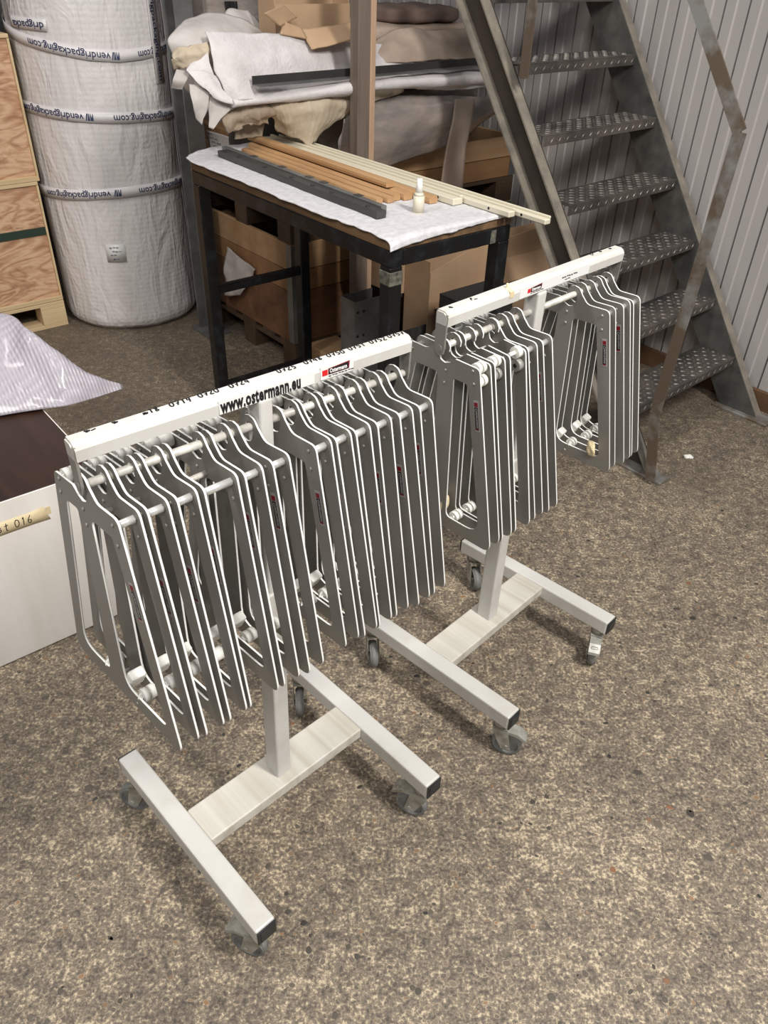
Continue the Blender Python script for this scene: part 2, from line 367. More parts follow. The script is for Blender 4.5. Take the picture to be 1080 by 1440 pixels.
# handwriting: strokes in a unit box, drawn as thin raised ribbons
GL = {'0': [[(.3, 1), (.05, .7), (.1, .15), (.45, 0), (.75, .3), (.7, .8), (.3, 1)]], '1': [[(.3, .8), (.5, 1), (.45, 0)]],
      '2': [[(.1, .8), (.4, 1), (.7, .75), (.1, .05), (.8, 0)]], '4': [[(.5, 1), (.05, .4), (.8, .4)], [(.65, .75), (.6, 0)]],
      '5': [[(.75, 1), (.25, 1), (.2, .55), (.6, .6), (.65, .15), (.1, 0)]], '6': [[(.65, 1), (.2, .5), (.2, .1), (.6, 0), (.7, .35), (.2, .4)]],
      '7': [[(.05, .95), (.75, 1), (.35, 0)], [(.15, .5), (.75, .5)]], '8': [[(.4, .5), (.1, .8), (.45, 1), (.65, .8), (.15, .2), (.4, 0), (.7, .2), (.4, .5)]],
      '9': [[(.65, .65), (.2, .55), (.2, .95), (.6, 1), (.65, .6), (.5, 0)]], 's': [[(.6, .6), (.2, .6), (.55, .25), (.15, 0)]], 't': [[(.4, 1), (.35, .1), (.6, 0)], [(.05, .65), (.75, .7)]],
      '~': [[(.0, .5), (.2, .7), (.35, .2), (.55, .7), (.7, .3), (1., .6)]], '-': [[(0, .3), (.9, .5)]], 'm': [[(0, .1), (.15, .6), (.3, .1), (.45, .6), (.6, .1), (.9, .5)]]}
def handwriting(s, h, w=.0016, xs=.62, slant=.15):
    bm = bmesh.new(); x = 0
    for ch in s:
        if ch == ' ': x += h*.5; continue
        for st in GL[ch]:
            P = spline([Vector((x+(a+slant*b)*h*xs, b*h, 0)) for a, b in st], len(st)*4)
            for i in range(len(P)-1):
                d = (P[i+1]-P[i]); 
                if d.length < 1e-6: continue
                n = Vector((-d.y, d.x, 0)).normalized()*w/2
                vs = [bm.verts.new(q+Vector((0, 0, z))) for z in (0, .0004) for q in (P[i]+n, P[i]-n, P[i+1]-n, P[i+1]+n)]
                bm.faces.new(vs[4:]); bm.faces.new(vs[:4][::-1])
        x += h*xs*1.15
    me = bpy.data.meshes.new('handwriting'); bm.to_mesh(me); bm.free(); return me

# ---------------------------------------------------------------- room frame: x = along the racks' far side, y = towards the back
O0 = Vector((.005, 1.934, 0)); RA = math.atan2(.651, .759)
RV = Vector((cos(RA), sin(RA), 0)); RU = Vector((-sin(RA), cos(RA), 0))
def rworld(p): return O0+RV*p[0]+RU*p[1]+Vector((0, 0, p[2]))
def rthing(name, label, cat, p, group=None): 
    o = thing(name, label, cat, rworld(p), RA, group); return o, Vector(p)
def rsolo(o, p, label=None, cat=None, group=None, kind=None):
    o.location = rworld(p); o.rotation_euler = (0, 0, RA)
    if label: tag(o, label, cat, group, kind)
    return o

# ================================================================= SETTING
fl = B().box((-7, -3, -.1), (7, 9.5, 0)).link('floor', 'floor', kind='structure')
bm = bmesh.new(); rs = random.Random(3)
for i in range(1500):
    x = rs.uniform(-1.1, 1.75); y = rs.uniform(.5, 2.5); r = rs.uniform(.0022, .0088)*(1.4 if rs.random() < .08 else .9); e = rs.uniform(.5, 1); a0 = rs.uniform(0, pi)
    ring = []
    for k in range(9):
        a = 2*pi*k/9; rr = r*rs.uniform(.8, 1.12); p = Matrix.Rotation(a0, 3, 'Z') @ Vector((rr*cos(a), rr*e*sin(a), 0)); ring.append(p)
    vb = [bm.verts.new((x+p.x, y+p.y, .0001)) for p in ring]; vt = [bm.verts.new((x+p.x*.8, y+p.y*.8, .0008)) for p in ring]
    bm.faces.new(vt)
    for k in range(9): bm.faces.new((vb[k], vb[(k+1) % 9], vt[(k+1) % 9], vt[k]))
me = bpy.data.meshes.new('pebbles'); bm.to_mesh(me); bm.free()
link('embedded_pebbles', me, 'stone', fl, kind='stuff')
# right wall, clad in narrow folded boards
WN = Vector((.737, .676, 0)); WC = Vector((-.676, .737, 0)); WA = math.atan2(.737, -.676)
wall = B().box((.2, 0.02, 0), (9, .16, 3.4)).link('wall_right', 'darkwall', kind='structure')
wall.location = WN*3.306; wall.rotation_euler = (0, 0, WA-pi) if False else (0, 0, WA)
# local x = along the wall (WC), local y = into the room is -WN
wall.matrix_world = Matrix((( WC.x, WN.x, 0, WN.x*3.306), (WC.y, WN.y, 0, WN.y*3.306), (0, 0, 1, 0), (0, 0, 0, 1)))
PW = .098
pb = B(); prof = [(0, .012), (.004, 0), (.045, 0), (.051, -.005), (.090, -.005), (.094, .012)]
pb.prism([(a, b) for a, b in prof], 2, 0, 3.3); pme = pb.mesh('wall_panel'); pme.materials.append(MT['wallpanel'])
for k in range(62):
    o = bpy.data.objects.new('wall_panel', pme); COL.objects.link(o); o.parent = wall; o.location = (1.007+.0*k+PW*k-.1*0, 0.008, .02)
bb = B().box((.9, -.02, 0), (7.1, .0, .085), .002).link('baseboard_right', 'wallbase', kind='structure'); bb.matrix_world = wall.matrix_world.copy()
wb = B().box((-6, 0, 0), (6, .12, 3.4)).link('wall_back', 'darkwall', kind='structure'); wb.location = (-2.5, 8.2, 0)
wl = B().box((0, -4, 0), (.12, 10.5, 3.4)).link('wall_left', 'darkwall', kind='structure'); wl.location = (-4.8, -1., 0)

# ================================================================= WHEELED RACKS
A_, LF, LB, WL, TL, WC_, HL = .2231, .2548, .2544, .0435, .043, .09, .1586
BH, WB, HB, RZ = .2896, .028, .0278, .0715
def caster(parent, x, y, sw, brake=True):
    c = B(); c.cyl((x, y, HL-TL-.016), (x, y, HL-TL), .019, 20); c.cyl((x, y, HL-TL-.024), (x, y, HL-TL-.016), .015, 20, 1)
    R = Matrix.Translation((x, y, 0)) @ Matrix.Rotation(sw, 4, 'Z')
    zc = .037; off = -.022
    # fork cheeks
    for s in (-1, 1):
        c.prism([(off-.012, zc-.01), (off+.012, zc-.01), (.018, HL-TL-.03), (.016, HL-TL-.022), (-.020, HL-TL-.022), (-.022, HL-TL-.03)], 1, s*.0155-.001, s*.0155+.001)
    vs = list(c.bm.verts)
    c.box((-.02, -.0165, HL-TL-.024), (.018, .0165, HL-TL-.021), 0)
    c.cyl((off, -.019, zc), (off, .019, zc), .005, 10)
    # rotate only the fork vertices
    n0 = 0
    for v in c.bm.verts:
        if v.co.z < HL-TL-.0205 and not (abs((v.co-Vector((x, y, v.co.z))).length-.015) < .0005 or abs((v.co-Vector((x, y, v.co.z))).length-.019) < .0005): v.co = R @ v.co
    o = c.link('caster', ['zinc', 'rust'], parent)
    w = B(); w.cyl((0, -.0105, 0), (0, .0105, 0), .037, 32); me = w.mesh('wheel')
    bmw = bmesh.new(); bmw.from_mesh(me)
    fs = [f for f in bmw.faces if len(f.verts) > 4]
    r = bmesh.ops.inset_individual(bmw, faces=fs, thickness=.008, depth=0)
    fs2 = [f for f in bmw.faces if len(f.verts) > 4]; r = bmesh.ops.inset_individual(bmw, faces=fs2, thickness=.002, depth=-.005)
    for f in bmw.faces:
        if len(f.verts) > 4 or all((v.co.x**2+v.co.z**2)**.5 < .0285 for v in f.verts): f.material_index = 1
    es = [e for e in bmw.edges if all(abs((v.co.x**2+v.co.z**2)**.5-.037) < 1e-4 for v in e.verts) and abs(e.verts[0].co.y-e.verts[1].co.y) < 1e-5]
    bmesh.ops.bevel(bmw, geom=es, offset=.003, segments=3, affect='EDGES'); bmw.to_mesh(me); bmw.free()
    wo = link('wheel', me, ['rubber', 'hub'], o); wo.matrix_local = R @ Matrix.Translation((off, 0, zc))
    if brake:
        b = B(); z0 = HL-TL-.026
        b.prism([(-.018, z0), (-.045, z0-.002), (-.066, z0-.016), (-.068, z0-.024), (-.060, z0-.022), (-.044, z0-.012), (-.018, z0-.008)], 1, -.015, .015)
        b.box((-.058, -.010, z0-.016), (-.046, .010, z0-.006), .002, mi=1)
        me = b.mesh('brake_pedal'); mesh_xform(me, R); link('brake_pedal', me, ['zinc', 'rust'], o)
    return o
def rack(label, loc, rz, bo, byaw, bslope, upper_dx, jz, casters, texts, pw=.0130):
    t = thing('wheeled_rack', label, 'rack', loc, rz, 'white wheeled racks')
    for s in (-1, 1):
        B().box((s*A_-WL/2, -LF+.003, HL-TL), (s*A_+WL/2, LB-.003, HL), .004, seg=2).link('foot_tube', 'white', t)
        for e, y in ((-1, -LF), (1, LB)):
            c = B(); c.box((s*A_-WL/2+.001, y-(.001 if e < 0 else .0025), HL-TL+.001), (s*A_+WL/2-.001, y+(.0025 if e < 0 else .001), HL-.0015), .0015)
            c.box((s*A_-WL/2+.007, y-(.0025 if e < 0 else 0), HL-TL+.007), (s*A_+WL/2-.007, y+(.0 if e < 0 else .0025), HL-.007), .001)
            c.link('end_cap', 'black', t)
    B().box((-A_+WL/2, -WC_/2, HL-.0294), (A_-WL/2, WC_/2, HL-.001), .003, seg=2).link('cross_tube', 'bar', t)
    for x, y, sw, br in casters: caster(t, x, y, sw, br)
    Rm = Matrix.LocRotScale(Vector(loc), Matrix.Rotation(rz, 3, 'Z'), None)
    BM = Matrix.Translation(bo) @ Matrix.Rotation(byaw, 4, 'Z') @ Matrix.Rotation(-bslope, 4, 'Y')
    L = Rm.inverted() @ BM     # rack-local beam frame
    # lower post sleeve and upper post
    p = B(); p.box((-.0177, -.0217, HL-.02), (.0177, .0217, jz), .005, seg=3)
    for v in p.bm.verts:
        f = (v.co.z-HL)/(1.08-HL); d = L @ Vector((upper_dx, 0, 0)); v.co.x += d.x*f; v.co.y += d.y*f
    p.link('post_sleeve', 'white', t)
    p = B(); p.box((-pw, -.0175, jz-.03), (pw, .0175, 1.01+RZ-HB+.004), .005, seg=3)
    for v in p.bm.verts:
        f = (v.co.z-HL)/(1.08-HL); d = L @ Vector((upper_dx, 0, 0)); v.co.x += d.x*f; v.co.y += d.y*f
    p.link('post', 'white', t)
    # header beam wrapped in tape, chamfered front top edge
    b = B(); w = WB/2
    b.prism([(-w, RZ-HB), (-w-.0012, RZ-.0105), (-w+.0015, RZ-.0055), (-w+.0085, RZ-.0005), (w-.003, RZ), (w, RZ-.004), (w, RZ-HB)], 0, -BH, BH)
    bmesh.ops.bevel(b.bm, geom=[e for e in b.bm.edges if abs(e.verts[0].co.x-e.verts[1].co.x) < 1e-6], offset=.0025, segments=2, affect='EDGES')
    for f in b.bm.faces:
        n = f.normal; c = f.calc_center_median()
        f.material_index = 1 if (c.z > RZ-.0100) or abs(c.x) > BH-.006 else 0
    be = b.link('header_beam', ['white', 'tape'], t); be.matrix_local = L
    for s in (-1, 1):
        h = B(); x0 = s*(BH-.0025)
        h.prism([(-.0135, RZ-.006), (-.0115, .004), (-.0085, -.010), (0, -.0145), (.0085, -.010), (.0125, .004), (.0135, RZ-.006)], 0, x0-.002, x0+.002)
        h.cyl((x0-.0032, 0, 0), (x0+.0032, 0, 0), .0065, 16, 1)
        for f in h.bm.faces:
            if abs(f.normal.x) < .5 and f.material_index == 0: f.material_index = 2
        h.link('rod_bracket', ['plate', 'rod', 'white'], t).matrix_local = L
    q = B(); pdx = upper_dx
    q.cyl((-BH+.003, 0, 0), (pdx-.012, 0, 0), .0064, 20); q.cyl((pdx+.012, 0, 0), (BH-.003, 0, 0), .0064, 20)
    q.link('hanging_rod', 'rod', t).matrix_local = L
    yf = -w-.0013
    for kind, s, x, z, a in texts:
        if kind == 'www':
            me = text_mesh(s, .0305, .0004, a, .0010, 1.08); mesh_xform(me, Matrix.Translation((x, yf-.0006, z)) @ Matrix.Rotation(pi/2+.03, 4, 'X')); link('lettering', me, 'ink', be)
        elif kind == 'sticker':
            B().box((x, yf-.0005, z), (x+a[0], yf+.002, z+a[1])).link('sticker', 'sticker', be)
        elif kind == 'logo':
            g = a
            B().box((x, yf-.0011, z), (x+.011*g, yf, z+.010*g)).link('red_square', 'red', be)
            B().prism([(x+.0125*g, z), (x+.0125*g, z+.011*g), (x+.058*g, z+.014*g), (x+.0565*g, z)], 1, yf-.0011, yf).link('dark_banner', 'darkred', be)
            B().prism([(x+.0135*g, z+.001*g), (x+.0135*g, z+.0105*g), (x+.0545*g, z+.0125*g), (x+.0545*g, z+.001*g)], 1, yf-.0015, yf).link('black_banner', 'ink', be)
            me = text_mesh('Ostermann', .0108*g, .0002, .74, .0002); mesh_xform(me, Matrix.Translation((x+.0145*g, yf-.0019, z+.003*g)) @ Matrix.Rotation(pi/2, 4, 'X')); link('lettering', me, 'whiteprint', be)
            me = handwriting('m~m~mm~m', .0040*g, .0005, 1.5); mesh_xform(me, Matrix.Translation((x+.013*g, yf-.0008, z-.0045*g)) @ Matrix.Rotation(pi/2, 4, 'X')); link('lettering', me, 'ink', be)
        elif kind == 'tag':
            B().prism([(yf-.0006, RZ-.016), (yf-.0006, RZ-.004), (-.002, RZ+.0012), (-.002, RZ+.0004), (yf+.001, RZ-.006)], 0, x-.006, x+.006).prism([(-.004, RZ+.0006), (-.001, RZ+.009), (.0, RZ+.0085), (-.002, RZ+.0004)], 0, x-.002, x+.003).link('tape_scrap', 'masking', be)
        elif kind == 'small':
            me = handwriting(s, a, .0006, 1.3); mesh_xform(me, Matrix.Translation((x, yf-.0008, z)) @ Matrix.Rotation(pi/2, 4, 'X')); link('lettering', me, 'ink', be)
        elif kind == 'num':
            me = handwriting(s, .0112, .0021, .66); mesh_xform(me, Matrix.Translation((x, z-.0045, RZ+.0001)) @ Matrix.Rotation(a, 4, 'Z')); link('handwritten_number', me, 'ink', be)
    return t, BM
nums = [('~-', -.264), ('~', -.226), ('m18', -.182), ('0719', -.143), ('0720', -.098), ('0724', -.048), ('0725', .034), ('0748', .084), ('0750', .127), ('0751', .170), ('0752', .213), ('0757', .252)]
tx1 = [('sticker', '', -.079, .0455, (.166, .0205)), ('www', 'www.ostermann.eu', -.0765, .0470, .53), ('sticker', '', .0985, .0465, (.064, .021)), ('logo', '', .1015, .0528, .92)] + [('num', s, x, .0065, random.uniform(-.08, .08)) for s, x in nums]
tx2 = [('tag', '', -.108, 0, 0), ('sticker', '', -.083, .0462, (.235, .0205)), ('logo', '', -.0585, .0525, .78), ('small', 'mm~mm~m', .055, .056, .0052), ('small', 'mm~m', .066, .051, .0032)] + \
      [('num', s, x, .006, a) for s, x, a in (('~', -.272, -1.), ('t-', -.212, -.6), ('1-', .187, .3), ('~', .220, .1), ('m', .255, 0))]
c1 = [(-A_, -.215, 3.3-pi*0+.15, True), (A_, -.215, 3.6-pi-.25+pi*0, True), (-A_, .215, .9, False), (A_, .215, 1.8, False)]
c1 = [(-A_, -.222, -1.13, True), (A_, -.222, -1.2, True), (-A_, .212, -1.0, False), (A_, .212, .9, False)]
c2 = [(-A_, -.222, 2.0, True), (A_, -.222, -.1+.55, True), (-A_, .212, .9, False), (A_, .212, 1.0, False)]
r1, BM1 = rack('near white steel rack on casters with website lettering on its header', (-.2076, 1.0269, 0), .7845, (-.19, 1.034, 1.010), .7162, .0028, -.0030, .678, c1, tx1)
r2, BM2 = rack('far white steel rack on casters beside the stair foot', (.2877, 1.5327, 0), .8324, (.294, 1.529, 1.014), .7877, .0042, -.006, .665, c2, tx2, .0148)

# ---- hanging holders
K = .961  # racks and holders, sizes and places, are scaled about the camera by this
def kk(L): return [(a*K, b*K, r*K) for a, b, r in L]
outer = kk([(0, .0195, .008), (.0115, .0165, .01), (.0205, .003, .014), (.0365, -.0145, .020), (.0915, -.0135, .014), (.1685, -.413, .016), (-.1700, -.413, .02), (-.0925, -.0145, .011),
            (-.034, -.0135, .003), (-.021, -.025, .006), (-.009, -.030, .008), (.0035, -.026, .010), (.0085, -.010, .004), (.0085, .0035, .004), (.004, .0085, .004), (-.004, .0085, .004), (-.0085, .003, .002), (-.009, -.0065, .001), (-.0175, -.0055, .003), (-.0185, .006, .006), (-.0115, .0165, .01)])
fcut = kk([(.006, -.054, .012), (.0665, -.054, .006), (.1330, -.382, .012), (.008, -.382, .030)])
bcut = kk([(-.033, -.054, .006), (-.0685, -.054, .010), (-.1350, -.382, .030), (-.043, -.382, .014)])
pm = flat_shape([fillet(outer), fillet(fcut), fillet(bcut)], .0034, 'side_plate')
def to_plate(me, mirror):
    me = me.copy(); s = 1 if mirror else -1
    for v in me.vertices: x, y, z = v.co; v.co = (z, s*x, y)
    me.materials.append(MT['plate']); me.materials.append(MT['edge'])
    bmx = bmesh.new(); bmx.from_mesh(me); bmesh.ops.remove_doubles(bmx, verts=bmx.verts, dist=1e-6); bmesh.ops.recalc_face_normals(bmx, faces=bmx.faces)
    for f in bmx.faces: f.material_index = 0 if abs(f.normal.x) > .7 else 1
    bmx.to_mesh(me); bmx.free(); return me
PL = {False: to_plate(pm, False), True: to_plate(pm, True)}
def roller_mesh(gap, r=.0115, spool=True):
    b = B(); a = gap-.006
    if spool:
        b.cyl((-a/2, 0, 0), (-.0015, 0, 0), r, 24); b.cyl((.0015, 0, 0), (a/2, 0, 0), r, 24); b.cyl((-gap/2, 0, 0), (gap/2, 0, 0), r*.45, 12, 1)
        b.cyl((-a/2+.003, 0, 0), (-a/2+.0031, 0, 0), r*1.01, 8)
    else: b.cyl((-a/2, 0, 0), (a/2, 0, 0), r, 24)
    return b.mesh('roller')
CACHE = {}
def cached(key, fn, mats):
    if key not in CACHE:
        me = fn(); 
        for x in mats: me.materials.append(MT[x])
        CACHE[key] = me
    return CACHE[key]
def put(name, me, parent, loc=(0, 0, 0), label=None):
    o = bpy.data.objects.new(name, me); COL.objects.link(o); o.parent = parent; o.location = loc
    if label: o['label'] = label
    return o
def label_mesh():
    # grey sticker with red square, dark banner and vertical lettering, in local y (down) / x(width): built in YZ plane facing -X
    b = B(); b.box((-.0004, -.0065, -.078), (0, .0065, .004), mi=0)
    b.box((-.0007, -.0048, -.0125), (-.0004, .0050, -.0015), mi=1)
    b.box((-.0007, -.0048, -.071), (-.0004, .0050, -.0140), mi=2)
    b.box((-.0007, -.0048, -.0745), (-.0004, .0050, -.071), mi=3)
    me = b.mesh('maker_label'); me.transform(Matrix.Diagonal((1, .86, .76, 1)))
    return me
def label_text():
    me = text_mesh('Ostermann', .0098, .0001, 1.16, .0001)
    # x along -z, glyph up -> +y(screen right)
    for v in me.vertices: x, y, z = v.co; v.co = (-.0009-z, (y-.0032)*.86, (-.0165-x)*.76)
    return me
def rivets():
    b = B()
    for s, z in ((-.012, -.044), (-.011, -.071), (.076, -.026), (.081, -.057), (.0395, -.400), (-.080, -.028), (-.083, -.052)):
        b.sphere((0, 0, 0), .0001, 1)
        pass
    b = B(); b.cyl((-.0036, 0, 0), (-.0017, 0, 0), .0022, 10, 0, .0034); b.cyl((-.0018, 0, 0), (.0036, 0, 0), .0022, 10)
    return b.mesh('rivet')
RIV = ((-.012, -.044), (-.011, -.071), (.076, -.0285), (.081, -.060), (.0395, -.400), (-.0775, -.0225), (-.083, -.0475))
ZL = {0: [-.113, -.124, -.124, -.110, -.082, -.070], 1: [-.095, -.115, -.138, -.104, -.110, -.085], 2: [-.079, -.100, -.110, -.096, -.082], 3: [-.079, -.062, -.080]}
HS = [[1,0,0,-.2829,.0302,.0887,.0397,-.0358],[1,0,1,-.2428,.0305,.0867,.032,-.0386],[1,0,2,-.2018,.0306,.113,.038,-.0295],[1,0,3,-.1599,.0546,.0956,.0362,-.0191],[1,0,4,-.0956,.0305,.0966,.0274,-.0054],[1,0,5,-.0515,.0307,.1308,.0332,-.014],
 [1,1,0,.0257,.0307,.1208,.0003,.0186],[1,1,1,.0628,.0304,.1356,-.0004,.0115],[1,1,2,.1028,.0303,.1142,-.002,.0216],[1,1,3,.1452,.031,.127,.0035,.028],[1,1,4,.1896,.0308,.1446,-.0035,.0156],[1,1,5,.2338,.0317,.1500,-.0064,.0306],
 [2,2,0,-.2788,.0306,.029,-.0133,.0075],[2,2,1,-.2361,.0295,.0143,-.0127,.007],[2,2,2,-.1836,.0425,-.075,-.030,.0115],[2,2,3,-.1367,.0275,.0247,-.0415,.0084],[2,2,4,-.0911,.0297,.0222,-.0381,-.002],
 [2,3,0,.138,.0244,.0638,-.0575,.0044],[2,3,1,.1917,.0279,.0522,-.054,-.0108],[2,3,2,.2341,.0271,.0245,-.0691,.0029]]
ordn = ['first', 'second', 'third', 'fourth', 'fifth', 'sixth']
for k, gi, j, x0, gp, yaw, roll, sw in HS:
    rev = (gi == 2 and j < 3)
    rk = 'near' if k == 1 else 'far'
    if gi in (0,): lab = f'grey double-plate hanging holder, {ordn[j]} from the left end of the near rack'
    elif gi == 1: lab = f'grey double-plate hanging holder, {ordn[j]} right of the near rack post'
    elif gi == 2: lab = f'grey hanging holder with white rollers facing front, {ordn[j]} from left on the far rack' if rev else f'grey hanging holder, {("second" if j == 3 else "first")} left of the far rack post'
    else: lab = f'grey double-plate hanging holder, {ordn[j]} right of the far rack post'
    mtx = (BM1 if k == 1 else BM2) @ Matrix.Translation((x0, 0, 0)) @ Matrix.Rotation(yaw, 4, 'Z') @ Matrix.Rotation(roll, 4, 'Y') @ Matrix.Rotation(sw, 4, 'X')
    t = thing('hanging_holder', lab, 'holder', mat=mtx, group=f'hanging holders on the {rk} rack')
    f = 1 if rev else -1     # sign of y for the S-curve side
    rv = cached('riv', rivets, ['zinc'])
    for q in (0, 1):
        pl = put('side_plate', PL[rev], t, (q*gp, 0, 0)); [put('rivet', rv, pl, (0, f*s_*K, z_*K)) for s_, z_ in RIV]
    gi_ = gp-.0034
    sb = cached(('sp', round(gp, 4)), lambda: B().cyl((0, 0, 0), (gi_, 0, 0), .0064, 6).mesh('spacer_bar'), ['chrome'])
    put('spacer_bar', sb, t, (.0017, f*.0765, -.0285))
    sbt = cached(('spt', round(gp, 4)), lambda: B().cyl((0, 0, 0), (gi_, 0, 0), .0045, 12).mesh('spacer_bar'), ['rod'])
    put('spacer_bar', sbt, t, (.0017, f*.010, -.046)); put('spacer_bar', sbt, t, (.0017, -f*.04, -.386))
    rm_ = cached(('rol', round(gp, 4)), lambda: roller_mesh(gi_), ['nylon', 'chrome'])
    rs_ = cached(('rolg', round(gp, 4)), lambda: roller_mesh(gi_), ['greynylon', 'nylon'])
    cx = gp/2
    if rev and j == 2:
        big = cached('big', lambda: B().cyl((-.006, 0, 0), (.006, 0, 0), .0118, 28).cyl((-.022, 0, 0), (.006, 0, 0), .004, 12).mesh('roller'), ['nylon'])
        bg = cached('bigg', lambda: B().cyl((-.006, 0, 0), (.006, 0, 0), .0118, 28).cyl((-.0075, 0, 0), (.0, 0, 0), .0042, 12, 1).mesh('roller'), ['greynylon', 'black'])
        put('roller', big, t, (gp-.0085, -f*.0745, -.021)); put('roller', bg, t, (gp-.0085, -f*.0800, -.0455), 'grey roller')
    else:
        put('roller', rm_, t, (cx, -f*.0745, -.021)); put('roller', rm_ if j != 1 else rs_, t, (cx, -f*.0800, -.0455))
    put('roller', rm_, t, (cx, f*.046, -.3665)); put('roller', rm_, t, (cx, -f*.056, -.3665))
    blk = cached(('blk', round(gp, 4)), lambda: B().box((-gi_/2, -.009, -.017), (gi_/2, .009, .017), .004, seg=2).mesh('nylon_block'), ['nylon'])
    o = put('nylon_block', blk, t, (cx, f*.010, -.358)); o.rotation_euler = (.5, 0, 0)
    # label on the front limb of the first plate
    lm = cached('lab', label_mesh, ['greysticker', 'darkred', 'ink', 'darkred']); lt_ = cached('labt', label_text, ['greysticker'])
    zl = ZL[gi][j]
    lo = put('maker_label', lm, t, (-.0018, -.09, zl)); lo.rotation_euler = (-.185, 0, 0)
    lo.location.y = -(.0795+abs(zl)*.192)+.006
    put('lettering', lt_, lo)

# ================================================================= WORKBENCH
t, P0 = rthing('workbench', 'black steel frame workbench with stained wooden top and foam sheet', 'workbench', (.08, .11, 0))
U0, U1, V0, V1, H = .11, 1.215, .078, .545, .98
b = B(P0); b.box((V0, U0, H-.03), (V1, U1, H), .003)
b.link('tabletop', 'benchwood', t)
s = .045
for (x, y) in ((V0, U0), (V1-s, U0), (V0, U1-s), (V1-s, U1-s)):
    B(P0).box((x, y, 0), (x+s, y+s, H-.03-s), .003).link('leg', 'blacksteel', t)
for nm, lo, hi in (('rail', (V0, U0, H-.03-s), (V0+s, U1, H-.03)), ('rail', (V1-s, U0, H-.03-s), (V1, U1, H-.03)), ('rail', (V0+s, U0, H-.03-s), (V1-s, U0+s, H-.03)), ('rail', (V0+s, U1-s, H-.03-s), (V1-s, U1, H-.03))):
    B(P0).box(lo, hi, .003).link(nm, 'blacksteel', t)
for z in (.09, .50):
    B(P0).box((V0+s, U1-s+.008, z), (V1-s, U1-.008, z+.032), .003).link('crossbar', 'blacksteel', t)
g = B(P0); g.box((V0-.001, U0-.001, H-.125), (V0+s+.001, U0+s+.001, H-.087), .001); g.box((V1-s-.04, U0-.0012, H-.073), (V1-s-.018, U0, H-.035)); g.link('glue_smear', 'glue', t)
# foam sheet on top
Z = H+.0062
rows = [[(.066, .098, Z-.030), (.18, .100, Z-.020), (.36, .103, Z-.012), (.50, .104, Z-.008), (.562, .106, Z-.010)],
        [(.068, .113, Z-.010), (.18, .113, Z), (.36, .113, Z), (.50, .113, Z), (.562, .113, Z-.003)],
        [(.070, .20, Z-.004), (.18, .18, Z), (.36, .18, Z), (.5, .18, Z), (.565, .18, Z)],
        [(.066, .5, Z-.006), (.18, .5, Z), (.36, .5, Z), (.5, .5, Z), (.57, .5, Z)],
        [(.068, .9, Z-.004), (.18, .9, Z), (.36, .9, Z), (.5, .9, Z), (.58, .9, Z)],
        [(.068, 1.20, Z-.004), (.18, 1.2, Z), (.36, 1.2, Z), (.5, 1.2, Z), (.57, 1.2, Z)],
        [(.09, 1.255, Z+.004), (.2, 1.30, Z+.008), (.36, 1.31, Z+.006), (.48, 1.30, Z+.008), (.57, 1.29, Z+.004)]]
rsolo(link('foam_sheet', patch('foam_sheet', rows, 70, 36, .003, .0022, 14, 2, (.3, .6, Z), .012), 'benchfoam'), (.3, .6, Z), 'white foam sheet spread over the workbench top', 'sheet')
ZT = H+.009
# slotted dark bar
t, P0 = rthing('slotted_bar', 'dark grey slotted aluminium bar lying along front edge of the workbench', 'bar', (.17, .28, ZT))
b = B(P0); b.bar((.168, .262, ZT+.010), (.190, 1.185, ZT+.010), .034, .020, bev=.001); b.link('body', 'darkalu', t)
b = B(P0); b.bar((.196, .285, ZT+.0125), (.218, 1.215, ZT+.0125), .020, .025, bev=.001); b.link('flange', 'greyalu', t)
for q in (.32, .50, .60, .72, .88, 1.05, 1.15):
    B(P0).cyl((.158+q*.022, q, ZT+.0195), (.158+q*.022, q, ZT+.0225), .0065, 12).link('screw_head', 'black', t)
for q in (.40, .58, .66, .82, 1.0):
    B(P0).box((.186+q*.022, q, ZT+.0248), (.206+q*.022, q+.028, ZT+.0268), .0008).link('clip', 'darkalu', t)
rsolo(B((.22, .8, ZT)).bar((.226, .40, ZT+.004), (.246, 1.17, ZT+.004), .010, .008).link('edge_strip', 'cream'), (.22, .8, ZT), 'thin white strip between the dark slotted bar and the oak dowels', 'strip')
def moulding(x0, y0, x1, y1, z, r, lab, w=1., seg=12, mat='oak'):
    prof = [(r*w*(abs(cos(a))**.6)*(1 if cos(a) > 0 else -1), r*(abs(sin(a))**.7)*(1 if sin(a) > 0 else -1)*.85) for a in [2*pi*i/seg for i in range(seg)]]
    prof = [(a, max(c, -r*.55)) for a, c in prof]
    bb_ = B((x0, y0, z)); n = 14; rings = []
    for i in range(n+1):
        f = i/n; cx, cy = x0+(x1-x0)*f, y0+(y1-y0)*f
        rings.append([bb_.bm.verts.new(Vector((cx+a, cy, z+c+r*.55))-bb_.off) for a, c in prof])
    for i in range(n):
        for k in range(seg): bb_.bm.faces.new((rings[i][k], rings[i][(k+1) % seg], rings[i+1][(k+1) % seg], rings[i+1][k]))
    bb_.bm.faces.new(rings[0][::-1]); bb_.bm.faces.new(rings[-1])
    rsolo(bb_.link('wood_moulding', mat), (x0, y0, z), lab, 'moulding', 'oak mouldings on the workbench')
moulding(.262, .386, .285, 1.19, ZT, .0125, 'thin oak dowel nearest the dark slotted bar')
moulding(.296, .375, .316, 1.20, ZT, .013, 'second oak dowel, between thin dowel and thick mouldings')
moulding(.328, .385, .345, 1.24, ZT, .015, 'third oak moulding from the slotted bar, flat on the foam', 1.0)
moulding(.362, .372, .378, 1.26, ZT, .016, 'wide oak moulding in the middle of the bundle', 1.1)
moulding(.348, .440, .366, 1.27, ZT+.0245, .014, 'oak moulding lying on top of the others', 1.25)
